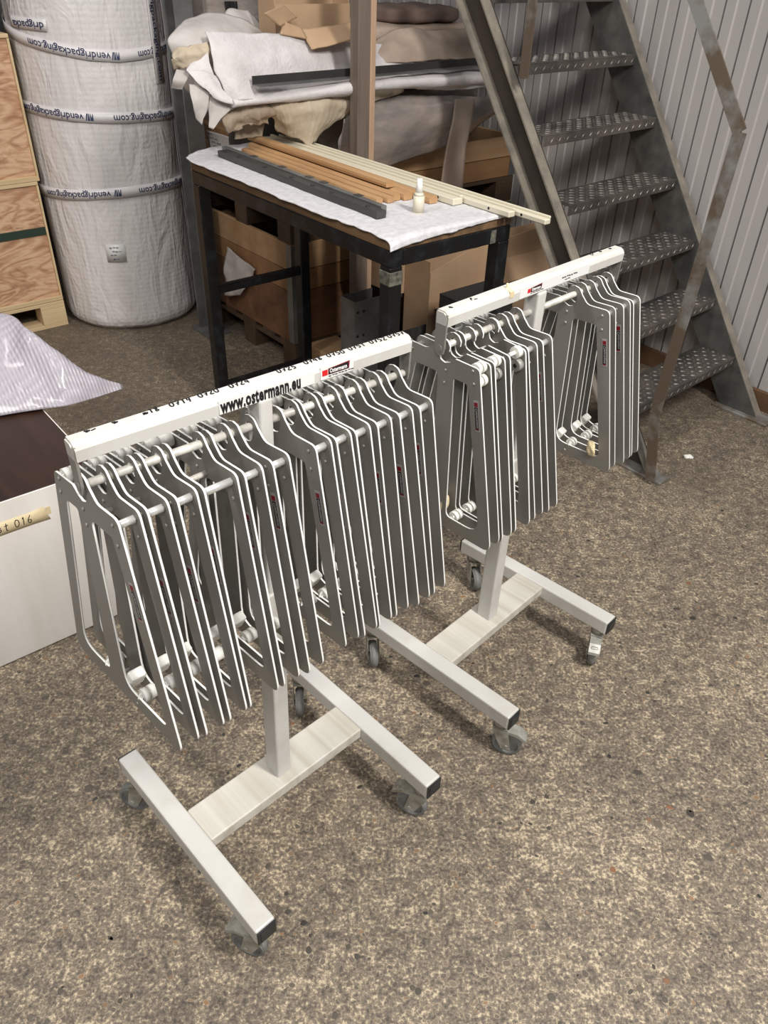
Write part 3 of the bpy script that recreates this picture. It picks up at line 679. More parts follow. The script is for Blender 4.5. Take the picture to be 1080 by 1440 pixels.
moulding(.400, .300, .412, 1.26, ZT, .016, 'oak moulding nearest the cream profiles, ending beside the bottle', 1.05)
def profile(v0, u0, v1, u1, z, lab, w=.036, h=.016):
    t, P0 = rthing('cream_profile', lab, 'profile', (v0, u0, z), 'cream profiles on the workbench')
    b = B(P0); b.bar((v0, u0, z+h/2), (v1, u1, z+h/2), w, h, bev=.003)
    b.bar((v0+w*.34, u0, z+h+.003), (v1+w*.34, u1, z+h+.003), w*.28, .008, bev=.002); b.link('body', 'cream', t)
    for f in (.06, .22):
        x = v0+(v1-v0)*f-w/2-.0006; y = u0+(u1-u0)*f; B(P0).cyl((x, y, z+h*.55), (x+.001, y, z+h*.55), .004, 10).link('hole', 'ink', t)
profile(.450, .245, .462, 1.40, ZT, 'cream profile ending first beside the glue bottle', .040, .020)
profile(.488, .062, .500, 1.43, ZT, 'cream profile ending at the bench corner', .026, .018)
profile(.520, -.045, .532, 1.46, ZT, 'cream profile sticking out furthest past the bench end', .024, .016)
t, P0 = rthing('glue_bottle', 'small cream glue bottle with white cap on the workbench', 'bottle', (.30, .255, H+.005))
b = B(P0)
for z0, z1, a, c in ((0, .004, .014, .0165), (.004, .050, .0165, .0165), (.050, .058, .0165, .011)): b.cyl((.30, .255, H+.005+z0), (.30, .255, H+.005+z1), a, 24, 0, c)
b.link('body', 'cream', t)
B(P0).cyl((.30, .255, H+.062), (.30, .255, H+.100), .0105, 24, 0, .0075).link('cap', 'nylon', t)

# ================================================================= LEANING LUMBER
t, P0 = rthing('lumber_post', 'tall square timber leaning upright in front of the crates', 'timber', (.70, 1.03, 0))
b = B(P0); b.box((.660, 1.005, 0), (.730, 1.055, 2.05), .002)
for f in b.bm.faces: f.material_index = 0
b.link('shaft', ['greylumber'], t)
b = B(P0); b.box((.712, 1.000, 0), (.735, 1.060, 2.05), .002); b.link('tan_face', ['tanlumber'], t)
rsolo(B((.7, 1.22, 0)).box((.60, 1.13, 0), (.765, 1.29, .135), .003).link('wood_block', 'pine'), (.7, 1.22, 0), 'pale wooden block standing on floor left of the leaning timber', 'block')

# ================================================================= PALLETS AND CRATES
def pallet(v0, u0, z0, LV, LU, Hh, mat, lab, group='pallets'):
    t, P0 = rthing('pallet', lab, 'pallet', (v0, u0, z0), group)
    bt = .018; n = 5
    for i in range(n):     # deck boards run along v
        w = .12 if i % 2 == 0 else .10; y = u0+(LU-w)*i/(n-1); B(P0).box((v0, y, z0+Hh-bt), (v0+LV, y+w, z0+Hh-.001), .002).link('deck_board', mat, t)
    for i in range(3):
        x = v0+(LV-.12)*i/2; B(P0).box((x, u0, z0+Hh-2*bt), (x+.12, u0+LU, z0+Hh-bt), .002).link('stringer_board', mat, t)
        for k in range(3):
            y = u0+(LU-.10)*k/2; B(P0).box((x, y, z0+bt), (x+.12, y+.10, z0+Hh-2*bt), .002).link('block', mat, t)
    for k in range(3):
        y = u0+(LU-.10)*k/2; B(P0).box((v0, y, z0), (v0+LV, y+.10, z0+bt), .002).link('bottom_board', mat, t)
    return t
def crate(v0, u0, z0, LV, LU, Hh, rows, mats, lab, corner=True, group=None, name='wooden_crate'):
    t, P0 = rthing(name, lab, 'crate', (v0, u0, z0), group)
    th = .018
    zs = [z0]+[z0+Hh*r for r in rows]+[z0+Hh]
    for i in range(len(zs)-1):
        a, c = zs[i]+.0015, zs[i+1]-.0015; m_ = mats[i % len(mats)]
        B(P0).box((v0, u0, a), (v0+LV, u0+th, c), .002).link('plank', m_, t); B(P0).box((v0, u0+LU-th, a), (v0+LV, u0+LU, c), .002).link('plank', m_, t)
        B(P0).box((v0, u0+th+.001, a), (v0+th, u0+LU-th-.001, c), .002).link('plank', m_, t); B(P0).box((v0+LV-th, u0+th+.001, a), (v0+LV, u0+LU-th-.001, c), .002).link('plank', m_, t)
    B(P0).box((v0+th, u0+th, z0), (v0+LV-th, u0+LU-th, z0+.012)).link('base_board', mats[0], t)
    if corner:
        for x in (v0, v0+LV):
            s_ = 1 if x == v0 else -1
            c = B(P0); c.box((min(x, x-s_*.002), u0-.003, z0+.004), (max(x, x-s_*.002), u0+.040, z0+Hh-.004)); c.box((min(x-s_*.002, x+s_*.042), u0-.003, z0+.004), (max(x-s_*.002, x+s_*.042), u0-.001, z0+Hh-.004))
            for k in range(6):
                zz = z0+Hh*(k+.5)/6; c.cyl((x+s_*.02, u0-.0045, zz), (x+s_*.02, u0-.003, zz), .004, 8, 1)
            c.link('corner_strip', ['greysteel', 'ink'], t)
    return t
CV, CU, CL, CD = .549, 1.315, 1.35, .80
pallet(CV, CU, 0, CL, CD, .13, 'darkpallet', 'dark worn pallet on the floor under the brown crates')
crate(CV, CU, .13, CL, CD, .45, (.53, .74), ('plankb', 'plank', 'pine'), 'large brown plank crate behind the workbench, lower of the two', group='brown plank crates')
pallet(CV, CU, .58, CL, CD, .12, 'darkpallet', 'dark worn pallet between the two brown crates')
crate(CV, CU, .70, CL, CD, .185, (.5,), ('plank', 'pine'), 'shallow brown plank crate carrying the packing pile, upper of the two', group='brown plank crates')
t, P0 = rthing('cardboard_box', 'flat cardboard box at the left end of the upper crate under printed paper', 'box', (.6, 1.8, .886))
B(P0).box((.552, 1.62, .886), (.66, 2.08, .948), .002).link('body', 'plank', t)
# newspaper-like shipping paper on the left side
o = link('shipping_paper', patch('shipping_paper', [[(CV-.004, 1.66, .925), (CV-.006, 1.8, .93), (CV-.004, 1.96, .925)], [(CV-.012, 1.64, .85), (CV-.014, 1.8, .84), (CV-.010, 1.93, .86)]], 12, 16, .001, .003, 12, 5, (CV, 1.8, .87)), 'thinfoam')
rsolo(o, (CV, 1.8, .87), 'crumpled printed paper hanging on side of the upper brown crate', 'paper')
for i in range(6):
    me = handwriting('m~-m~'[:3+i % 3], .012, .0012, 1.2); mesh_xform(me, Matrix.Translation((-.0155, .12-.012*i, .045-.015*i)) @ Matrix.Rotation(-pi/2, 4, 'Z') @ Matrix.Rotation(pi/2, 4, 'X')); link('faint_print', me, 'ink', o)
o = link('white_cloth', patch('white_cloth', [[(.540, 1.60, .40), (.535, 1.72, .42), (.535, 1.85, .44)], [(.53, 1.66, .32), (.515, 1.76, .32), (.52, 1.86, .33)], [(.53, 1.74, .24), (.51, 1.80, .22), (.52, 1.87, .20)]], 20, 20, .002, .015, 7, 3, (.5, 1.8, .14)), 'thinfoam')
rsolo(o, (.5, 1.8, .14), 'crumpled white cloth against the side of the lower brown crate', 'cloth')

# plywood crates, far left
LVV = 1.2; KV = (-1.648, 3.733)
d = Vector((KV[0], KV[1], 0))-O0; kv, ku = d.dot(RV), d.dot(RU)
pallet(kv-LVV, ku, 0, LVV, .8, .13, 'palewood', 'pale new pallet under the plywood crates at left')
def plycrate(z0, z1, lab, dv):
    t, P0 = rthing('plywood_crate', lab, 'crate', (kv-LVV, ku, z0), 'plywood crates at left')
    a, c = kv-LVV+dv, kv+dv
    B(P0).box((a, ku+.012, z0+.02), (c-.010, ku+.80, z1-.015), .001).link('panel', 'ply', t)
    B(P0).box((a, ku, z0), (c, ku+.012, z0+.022), .002).link('bottom_batten', 'palewood', t)
    B(P0).box((a, ku+.001, z1-.016), (c, ku+.80, z1), .002).link('top_batten', 'palewood', t)
    B(P0).box((c-.010, ku+.001, z0+.022), (c, ku+.80, z1-.017), .001).link('corner_batten', 'palewood', t)
    return t, P0, a, c
t, P0, a, c = plycrate(.131, .69, 'reddish plywood crate with green strap, lower of the two at left', 0)
B(P0).box((a, ku+.004, .452), (c+.002, ku+.0115, .487)).link('strap', 'greenstrap', t)
plycrate(.691, 1.27, 'reddish plywood crate, upper of the two at left', .012)
t, P0 = rthing('wooden_box', 'brown wooden box on top of the plywood crates at left edge', 'box', (kv-.5, ku, 1.271))
B(P0).box((kv-.9, ku+.02, 1.271), (kv-.045, ku+.5, 1.6), .004).link('body', 'plankb', t); B(P0).box((kv-.9, ku+.015, 1.30), (kv-.043, ku+.02, 1.33), .002).link('batten', 'pine', t)

# ================================================================= BUBBLE WRAP ROLL
RC = Vector((-1.39, 4.004, 0)); RR = .338
t = thing('bubble_wrap_roll', 'tall white plastic-wrapped roll of bubble wrap standing by crates', 'roll', RC)
nv, nz = 120, 70; G = []
for i in range(nz+1):
    z = 1.95*i/nz; row = []
    for j in range(nv+1):
        a = 2*pi*j/nv
        r = RR-.004+.006*noise.noise(Vector((cos(a)*2.5, sin(a)*2.5, z*2.2)))+.003*noise.noise(Vector((cos(a)*9, sin(a)*9, z*2)))-(.03*max(0, 1-z/.05)**2)
        row.append(Vector((r*cos(a), r*sin(a), z)))
    G.append(row)
me = grid_mesh('wrap', G, .002, 0)
link('wrap_body', me, 'rollwrap', t)
B().cyl((0, 0, .003), (0, 0, 1.94), RR-.035, 48).link('core', 'bubble', t)
def bandz(P):
    def f(a):
        for (a0, z0), (a1, z1) in zip(P, P[1:]):
            if a0 <= a <= a1: return z0+(z1-z0)*(a-a0)/(a1-a0)
        return P[0][1] if a < P[0][0] else P[-1][1]
    return f
MT['bandtape'] = M('white_printed_tape', hexc(226, 222, 222), None, .3)
def band(P, w, texts, logos):
    f = bandz(P); a0, a1 = P[0][0], P[-1][0]; n = int((a1-a0)/.05)+2; G = []
    for s_ in (-1, 1):
        G.append([Vector(((RR+.005)*cos(a0+(a1-a0)*i/n), (RR+.005)*sin(a0+(a1-a0)*i/n), f(a0+(a1-a0)*i/n)+s_*w/2)) for i in range(n+1)])
    tp = link('printed_tape', grid_mesh('tape', G, .001), 'bandtape', t)
    for start, length in texts:     # upside down: the text runs from larger to smaller angle
        me = text_mesh('vendrigpackaging.com', .040, .0003, 1., .0004)
        xm = max(v.co.x for v in me.vertices)
        for v in me.vertices:
            a = start-length*v.co.x/xm; z = f(a)-(v.co.y-.010); r = RR+.0066+v.co.z; v.co = (r*cos(a), r*sin(a), z)
        me.flip_normals(); me.flip_normals()
        link('lettering', me, 'navy', tp)
    for a in logos:
        b = B(); 
        for x0, x1, x2, x3 in ((-.016, -.012, -.010, -.004), (-.008, .002, -.002, .000), (.004, .012, .004, .006), (.008, .016, .014, .016)):
            p = [(x0, 0), (x1, 0), (x3, .028), (x2, .028)]
            vs_ = []
            for x, y in p:
                aa = a+x/RR; z = f(aa)-.014+y; vs_.append((aa, z))
            for r in (RR+.0064, RR+.0072):
                q = [b.bm.verts.new((r*cos(aa), r*sin(aa), z)) for aa, z in vs_]; b.bm.faces.new(q)
        b.link('emblem', 'navy', tp)
band([(-3.2, 1.33), (-2.2, 1.262), (-1.3, 1.213), (-.93, 1.204), (-.6, 1.209), (-.03, 1.222), (.6, 1.24)], .044, [(-1.031, .996), (.33, .996)], [-.97])
band([(-3.2, .99), (-2.25, .995), (-1.45, .979), (-1.1, .973), (-.13, .96), (.6, .96)], .044, [(-1.47, .996), (-.110, .996)], [-1.40])
band([(-3.2, .63), (-2.35, .642), (-1.3, .664), (-.9, .668), (-.15, .664), (.6, .66)], .046, [(-1.299, .996), (.07, .996)], [-1.21])
band([(-2.32, 1.315), (-1.72, 1.31)], .042, [], [])
me = text_mesh('drigpacka', .038, .0003, 1., .0004); xm = max(v.co.x for v in me.vertices)
for v in me.vertices: a = -1.75-.5*v.co.x/xm; z = 1.31-(v.co.y-.01); r = RR+.0066+v.co.z; v.co = (r*cos(a), r*sin(a), z)
link('lettering', me, 'navy', t)
# vertical printed tape
G = [[Vector(((RR+.0075)*cos(a), (RR+.0075)*sin(a), z)) for a in (-.42, -.33, -.24)] for z in (1.09, 1.3, 1.6, 1.9)]
vt = link('printed_tape', grid_mesh('tape', G, .001), 'bandtape', t)
me = text_mesh('vendrigpackaging.com', .036, .0003, 1., .0004); xm = max(v.co.x for v in me.vertices)
for v in me.vertices: z = 1.10+.40*(1-v.co.x/xm); a = -.36+(v.co.y)/RR; r = RR+.009+v.co.z; v.co = (r*cos(a), r*sin(a), z)
link('lettering', me, 'navy', vt)
G = [[Vector(((RR+.004)*cos(a), (RR+.004)*sin(a), z)) for a in (-1.49, -1.36, -1.235)] for z in (.352, .435)]
sl = link('address_label', grid_mesh('l', G, .001), 'sticker', t)
for k, s_ in enumerate(('m~m', '~m-', '~~', 'm-')):
    me = handwriting(s_, .012, .0015, 1.1)
    for v in me.vertices: a = -1.44+(v.co.x+.01*(k % 2))/RR; z = .415-.018*k+v.co.y; r = RR+.0052+v.co.z; v.co = (r*cos(a), r*sin(a), z)
    link('lettering', me, 'navy', sl)

# ================================================================= WHITE CABINET
cv, cu = -.741, .276
t, P0 = rthing('cabinet', 'low white cabinet with dark walnut top at left', 'cabinet', (cv-1.2, cu, 0))
B(P0).box((cv-1.2, cu, .004), (cv, cu+.018, .495), .001).link('side_panel', 'cabwhite', t)
B(P0).box((cv-1.2, cu+.74, .004), (cv, cu+.758, .495), .001).link('side_panel', 'cabwhite', t)
B(P0).box((cv-.018, cu+.018, .004), (cv, cu+.74, .495), .001).link('end_panel', 'cabwhite', t)
B(P0).box((cv-1.2, cu+.002, .480), (cv-.004, cu+.756, .4965), .0005).link('top_panel', 'walnut', t)
G = [[Vector((x, cu-.0007, z))-P0 for x in (cv-.31, cv-.25, cv-.19, cv-.152)] for z in (.404, .422, .441)]
G[2][3] += Vector((-.004, 0, .003)); G[0][3] += Vector((.006, 0, -.002))
tp = link('tape_label', grid_mesh('tape', G, .0008, .0), 'masking', t)
me = handwriting('st 016', .021, .0020, .62, .1); mesh_xform(me, Matrix.Translation(Vector((cv-.272, cu-.0012, .413))-P0) @ Matrix.Rotation(pi/2, 4, 'X')); link('handwriting', me, 'ink', tp)
B(P0).box((cv-.153, cu-.0012, .418), (cv-.141, cu-.0004, .440), .0003).link('torn_tape', 'masking', t)
# bubble wrap sheet mounded on the cabinet
rows = [[(-1.35, .80, .505), (-1.1, .75, .503), (-.852, .690, .503), (-.75, .655, .507), (-.684, .630, .508), (-.6, .645, .500), (-.503, .672, .490)],
        [(-1.35, .85, .60), (-1.1, .82, .60), (-.84, .76, .590), (-.74, .71, .575), (-.675, .66, .555), (-.6, .66, .530), (-.502, .675, .494)],
        [(-1.35, 1.0, .74), (-1.05, .96, .73), (-.745, .912, .705), (-.70, .80, .685), (-.655, .73, .635), (-.59, .69, .56), (-.501, .679, .498)],
        [(-1.35, 1.25, .62), (-1.05, 1.2, .60), (-.80, 1.10, .56), (-.72, .96, .54), (-.66, .84, .53), (-.60, .75, .50), (-.500, .683, .490)]]
rsolo(link('bubble_wrap_sheet', patch('bubble_wrap_sheet', rows, 40, 70, .006, .006, 9, 4, (-.9, .8, .5)), 'bubble'), (-.9, .8, .5), 'bubble wrap sheet draped over the corner of the white cabinet', 'sheet')
t, P0 = rthing('mound_filler', 'foam parcel hidden under the bubble wrap on the cabinet', 'filler', (-1.3, .85, .497))
link('body', lump('b', (-1.45, .86, .4975), (-.82, 1.02, .62), .004, 5, 1, 8, .5, None, P0), 'foam', t)  # unseen lump added to fill the bubble wrap mound and hold it up

# ================================================================= STEEL STAIRS
F3 = lambda w_, c_, z_: Vector((1.219, 3.385, 0))+WN*w_+WC*c_+Vector((0, 0, z_))   # w across (0 = right inner face), c along climb, z up
ST = Matrix(((WN.x, WC.x, 0, 1.219), (WN.y, WC.y, 0, 3.385), (0, 0, 1, 0), (0, 0, 0, 1)))
t = thing('steel_staircase', 'steep grey steel staircase with chequered treads along the clad wall', 'staircase', mat=ST)
RUN, RISE, SW = .154, .21, .72
zof = lambda c_: .235+RISE*(c_/RUN+2.5)          # nosing line
cof = lambda z_: ((z_-.235)/RISE-2.5)*RUN
def stringer(w0, sgn, mats, D=.17, sh=0.):
    top = 2.75; cof = lambda z_: ((z_-.235)/RISE-2.5)*RUN+sh
    # web in the c/z plane, front edge on the nosing line
    pts = [(cof(0)+.0, 0), (cof(top), top), (cof(top)+D, top), (cof(0)+D, 0)]
    b = B(); b.prism(pts, 0, w0-.003, w0+.003)
    b.link('stringer_web', mats[0], t)
    f = B(); wo = w0+sgn*.048
    nx, nz_ = -RISE, RUN; ln = math.hypot(nx, nz_); nx, nz_ = nx/ln*.007, nz_/ln*.007
    for off_, nm in ((0, 'f'), (D, 'b')):
        s_ = 1 if off_ == 0 else -1
        f.prism([(cof(0)+off_, 0), (cof(top)+off_, top), (cof(top)+off_-s_*nx*-1*-1, top), (cof(0)+off_+.009*s_, 0)], 0, min(w0, wo), max(w0, wo))
    f.link('stringer_flange', mats[1], t)
    B().box((w0-.060 if sgn < 0 else w0-.03, cof(0)-.055, 0), (w0+.012 if sgn < 0 else w0+.055, cof(0)+.20, .012), .002).link('foot_plate', 'railsteel', t)
stringer(0.003, 1, ('stairweb', 'stairsteel'))
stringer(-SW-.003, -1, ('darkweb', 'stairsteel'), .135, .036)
for k in range(12):
    z = .235+RISE*k; c0 = (k-2.5)*RUN; b = B()
    b.box((-SW, c0, z-.005), (0, c0+.165, z), .001); b.box((-SW, c0, z-.038), (0, c0+.005, z-.005), .001); b.box((-SW, c0+.16, z-.03), (0, c0+.165, z-.005))
    tr = b.link('tread', 'tread', t)
    if k < 8:
        q = bmesh.new(); nx_, ny_ = 22, 6
        for i in range(nx_):
            for j in range(ny_):
                x = -SW+.03+(SW-.06)*i/(nx_-1); y = c0+.016+.024*j; a = pi/4 if (i+j) % 2 else -pi/4
                if k < 3 and i % 4 == 1 and j % 2 == 1:
                    ring = [(x+.008*cos(h), y+.008*sin(h)) for h in [2*pi*m_/8 for m_ in range(8)]]; up = [(x+.005*cos(h), y+.005*sin(h)) for h in [2*pi*m_/8 for m_ in range(8)]]
                else:
                    dx, dy = .0115*cos(a), .0115*sin(a); ex, ey = -.0038*sin(a), .0038*cos(a)
                    ring = [(x-dx, y-dy), (x+ex, y+ey), (x+dx, y+dy), (x-ex, y-ey)]; up = [(x+(px_-x)*.5, y+(py_-y)*.5) for px_, py_ in ring]
                lo_ = [q.verts.new((*p, z)) for p in ring]; hi_ = [q.verts.new((*p, z+.003)) for p in up]; n = len(ring)
                q.faces.new(hi_)
                for m_ in range(n): q.faces.new((lo_[m_], lo_[(m_+1) % n], hi_[(m_+1) % n], hi_[m_]))
        # pattern on the folded nosing too
        for i in range(30):
            x = -SW+.02+(SW-.04)*i/29; a = pi/4 if i % 2 else -pi/4; dx, dz_ = .011*cos(a), .011*sin(a); ex, ez = -.003*sin(a), .003*cos(a)
            p = [(x-dx, z-.02-dz_), (x+ex, z-.02+ez), (x+dx, z-.02+dz_), (x-ex, z-.02-ez)]
            lo_ = [q.verts.new((px_, c0, pz_)) for px_, pz_ in p]; hi_ = [q.verts.new((x+(px_-x)*.5, c0-.002, z-.02+(pz_-z+.02)*.5)) for px_, pz_ in p]; q.faces.new(hi_)
            for m_ in range(4): q.faces.new((lo_[m_], lo_[(m_+1) % 4], hi_[(m_+1) % 4], hi_[m_]))
        bmesh.ops.recalc_face_normals(q, faces=q.faces); me = bpy.data.meshes.new('chequer_relief'); q.to_mesh(me); q.free(); link('chequer_relief', me, 'relief', tr, kind='stuff')
# handrail (left side) : low bend, rising post, bend, then parallel to the flight
def pnt(w_, c_, z_): return (w_, c_, z_)
C0 = cof(0)
rail = [(-SW-.065, C0+.03, .02), (-SW-.075, C0+.075, .285), (-SW-.11, C0+.03, 1.215), (-SW-.11, C0+.34, 1.215+.31*1.32), (-SW-.11, C0+1.24, 1.215+1.21*1.32)]
HW = .022
for a, c_ in zip(rail, rail[1:]):
    b = B(); b.bar(a, c_, .006, .042, up=(1, 0, 0)); b.bar((a[0]-HW, a[1]-.018, a[2]), (c_[0]-HW, c_[1]-.018, c_[2]), .040, .006, up=(1, 0, 0))
    b.link('handrail', 'railsteel', t)
b = B(); cz = cof(1.22)-.01; b.bar((-SW-.045, cz, 1.25), (-SW-.045, cz, 2.7), .006, .045, up=(1, 0, 0)); b.bar((-SW-.066, cz-.018, 1.25), (-SW-.066, cz-.018, 2.7), .036, .006, up=(1, 0, 0))
b.link('baluster', 'railsteel', t)

# ================================================================= PACKING PILE ON THE CRATES
def solo(name, me, mat, p, label, cat, group=None): return rsolo(link(name, me, mat), p, label, cat, group)  # pile coordinates below are image pixels cast onto chosen depth planes
def sheet(name, rows, mat, label, cat, nu=26, nv=26, th=.0015, cr=.006, cs=9., seed=0, edge=.01, group=None, ribs=0.):
    p = rows[-1][len(rows[-1])//2]; me = patch(name, rows, nu, nv, th, cr, cs, seed, p, edge)
    if ribs:
        T = nu*nv
        for k, v in enumerate(me.vertices):
            j = (k % T) % nv; i = (k % T)//nv; v.co.y += ribs*sin(j*pi/1.5)*(1 if i > 2 else .3)
    return solo(name, me, mat, p, label, cat, group)
# bundles that carry the sheets
t, P0 = rthing('wrapped_boards', 'grey bundle of boards in shiny plastic film on the upper crate', 'bundle', (1.1, 1.5, .889))
link('board_bundle', lump('w', (.70, 1.33, .889), (1.66, 1.95, 1.12), .006, 5, 2, 16, .2, None, P0), 'silver', t)
rows = [[(.715, 1.17, 1.14), (.901, 1.15, 1.136), (1.116, 1.14, 1.128), (1.371, 1.15, 1.106), (1.624, 1.17, 1.081)], [(.684, 1.13, 1.075), (.87, 1.11, 1.073), (1.094, 1.11, 1.072), (1.356, 1.13, 1.072), (1.619, 1.17, 1.059)],
        [(.664, 1.13, .998), (.855, 1.11, .983), (1.07, 1.12, .994), (1.331, 1.14, 1.012), (1.614, 1.18, 1.041)], [(.693, 1.16, .924), (.873, 1.15, .879), (1.071, 1.18, .885), (1.355, 1.22, .913), (1.673, 1.25, 1.016)]]
link('plastic_film', patch('film', rows, 34, 60, .002, .010, 5, 12, P0, .008), 'silver', t)
solo('shade_toned_bundle', lump('w', (.43, 1.30, .89), (.66, 1.6, 1.12), .012, 7, 6, 14, .4, None, (.45, 1.5, .89)), 'darkbox', (.45, 1.5, .89), 'bundle coloured charcoal for the shaded gap under the corrugated cardboard', 'bundle')  # charcoal colour stands in for the shade inside the gap
solo('foam_package', lump('w', (.36, 1.27, 1.145), (1.66, 1.60, 1.285), .010, 6, 9, 20, .3, None, (1., 1.4, 1.145)), 'foam', (1., 1.4, 1.145), 'long package wrapped in white foam across the pile', 'package')
# corrugated cardboard
rows = [[(.342, 1.16, 1.157), (.449, 1.14, 1.175), (.589, 1.14, 1.182), (.76, 1.15, 1.183), (1.042, 1.18, 1.158)], [(.336, 1.12, 1.14), (.408, 1.08, 1.149), (.538, 1.07, 1.155), (.722, 1.10, 1.149), (.973, 1.15, 1.141)],
        [(.378, 1.13, 1.099), (.42, 1.08, 1.103), (.537, 1.07, 1.109), (.675, 1.10, 1.099), (.797, 1.13, 1.12)], [(.409, 1.15, 1.057), (.45, 1.12, 1.039), (.511, 1.10, 1.008), (.595, 1.13, 1.049), (.693, 1.15, 1.077)]]
sheet('corrugated_sheet', rows, 'beigecard', 'torn tan corrugated cardboard drooping under the white foam roll', 'cardboard', 44, 64, .003, .010, 10, 3, .02, ribs=.0018)
sheet('kraft_paper', [[(.207, 1.16, 1.144), (.266, 1.13, 1.157), (.355, 1.12, 1.161)], [(.175, 1.14, 1.105), (.251, 1.11, 1.125), (.358, 1.10, 1.128)], [(.193, 1.15, 1.062), (.26, 1.13, 1.086), (.351, 1.13, 1.092)]],
      'beigedark', 'crumpled brown corrugated paper left of the torn cardboard', 'paper', 30, 40, .003, .016, 13, 8, .03, ribs=.0015)
sheet('cardboard_sheet', [[(.284, 1.22, 1.075), (.395, 1.22, 1.085)], [(.254, 1.20, 1.035), (.367, 1.20, 1.034)]], 'beigedark', 'small grey cardboard offcut under the crumpled paper', 'cardboard', 10, 30, .004, .003, 14, 9, .01, ribs=.001)
# upright white foam sheet, its rolled hem and the long dark profile
rows = [[(.179, 1.20, 1.364), (.299, 1.20, 1.359), (.446, 1.21, 1.351), (.588, 1.23, 1.341), (.735, 1.25, 1.322), (.95, 1.28, 1.30), (1.2, 1.30, 1.285)],
        [(.171, 1.16, 1.308), (.257, 1.14, 1.30), (.403, 1.15, 1.289), (.55, 1.17, 1.277), (.714, 1.20, 1.262), (.95, 1.235, 1.25), (1.2, 1.25, 1.25)],
        [(.168, 1.13, 1.243), (.234, 1.11, 1.238), (.38, 1.12, 1.225), (.533, 1.14, 1.215), (.708, 1.17, 1.211), (.95, 1.20, 1.21), (1.2, 1.21, 1.21)],
        [(.20, 1.11, 1.17), (.238, 1.08, 1.178), (.366, 1.08, 1.178), (.513, 1.10, 1.18), (.712, 1.13, 1.182), (.95, 1.16, 1.18), (1.2, 1.17, 1.18)]]
sheet('foam_sheet', rows, 'foam', 'open white foam sheet spread upright at front of the pile', 'sheet', 40, 90, .003, .005, 8, 12, .006)
b = B((.9, 1.1, 1.15)); pts = [(.197, 1.10, 1.172), (.395, 1.08, 1.185), (.665, 1.07, 1.198), (.91, 1.08, 1.202), (1.228, 1.10, 1.197), (1.507, 1.13, 1.192)]; S_ = spline(pts, 60)
prev = None
for i, p in enumerate(S_):
    f = i/59; r = .016+.012*f+.008*noise.noise(p*7); ring = [b.bm.verts.new(p-b.off+Vector((0, r*cos(h)*1.5, r*sin(h)*(1+.25*noise.noise(p*11+Vector((h, 0, 0))))-.006-.01*f))) for h in [2*pi*m_/14 for m_ in range(14)]]
    if prev:
        for m_ in range(14): fc = b.bm.faces.new((prev[m_], prev[(m_+1) % 14], ring[(m_+1) % 14], ring[m_])); fc.smooth = True
    else: b.bm.faces.new(ring[::-1])
    prev = ring
b.bm.faces.new(prev)
rsolo(b.link('foam_roll', 'foam'), (.9, 1.1, 1.15), 'rolled white foam hem lying under the long dark profile', 'foam')
t, P0 = rthing('dark_profile', 'long black steel angle lying across the front of the pile', 'profile', (.31, 1.07, 1.215))
B(P0).bar((.273, 1.085, 1.232), (1.50, 1.115, 1.240), .004, .026).link('upright_leg', 'darkbox', t)
B(P0).bar((.272, 1.062, 1.2185), (1.50, 1.09, 1.2265), .046, .003).link('flat_leg', 'greyalu', t)
sheet('foam_wrap', [[(1.04, 1.17, 1.205), (1.25, 1.14, 1.215), (1.5, 1.15, 1.225), (1.66, 1.2, 1.23)], [(1.0, 1.12, 1.18), (1.25, 1.09, 1.18), (1.5, 1.11, 1.185), (1.66, 1.17, 1.19)], [(1.06, 1.14, 1.15), (1.25, 1.10, 1.145), (1.5, 1.12, 1.14), (1.68, 1.18, 1.12)]], 'foam', 'loose white foam wrap over the grey bundle, right of the timber', 'foam', 24, 40, .002, .012, 5, 31)
# beige bundle on the right
t, P0 = rthing('beige_bundle', 'soft beige wrapped bundle on the right of the pile', 'bundle', (1.3, 1.6, 1.29))
link('body', lump('b', (1.0, 1.42, 1.287), (1.70, 1.9, 1.35), .012, 5, 14, 14, .4, None, P0), 'blanket', t)
rows = [[(.985, 1.35, 1.292), (1.115, 1.33, 1.339), (1.35, 1.33, 1.334), (1.625, 1.35, 1.327), (1.754, 1.40, 1.27)], [(.901, 1.28, 1.27), (1.05, 1.25, 1.289), (1.28, 1.25, 1.292), (1.553, 1.27, 1.271), (1.683, 1.33, 1.234)], [(.878, 1.25, 1.238), (1.027, 1.22, 1.239), (1.257, 1.22, 1.24), (1.528, 1.24, 1.232), (1.645, 1.30, 1.216)]]
link('loose_wrap', patch('wrap', rows, 30, 50, .002, .014, 6, 16, P0, .006), 'blanket', t)
solo('brown_cloth', lump('w', (1.17, 1.44, 1.345), (1.60, 1.75, 1.41), .02, 7, 15, 12, .4, None, (1.4, 1.6, 1.345)), 'browncloth', (1.4, 1.6, 1.345), 'folded brown cloth on top of the beige bundle', 'cloth')
sheet('foam_strip', [[(1.238, 1.10, 1.115), (1.355, 1.10, 1.108)], [(1.222, 1.09, 1.033), (1.339, 1.09, 1.024)], [(1.219, 1.11, .935), (1.338, 1.11, .924)], [(1.227, 1.14, .766), (1.366, 1.14, .73)]], 'stripfoam', 'narrow translucent foam strip hanging down over the grey bundle', 'strip', 30, 10, .001, .003, 8, 17, .004)
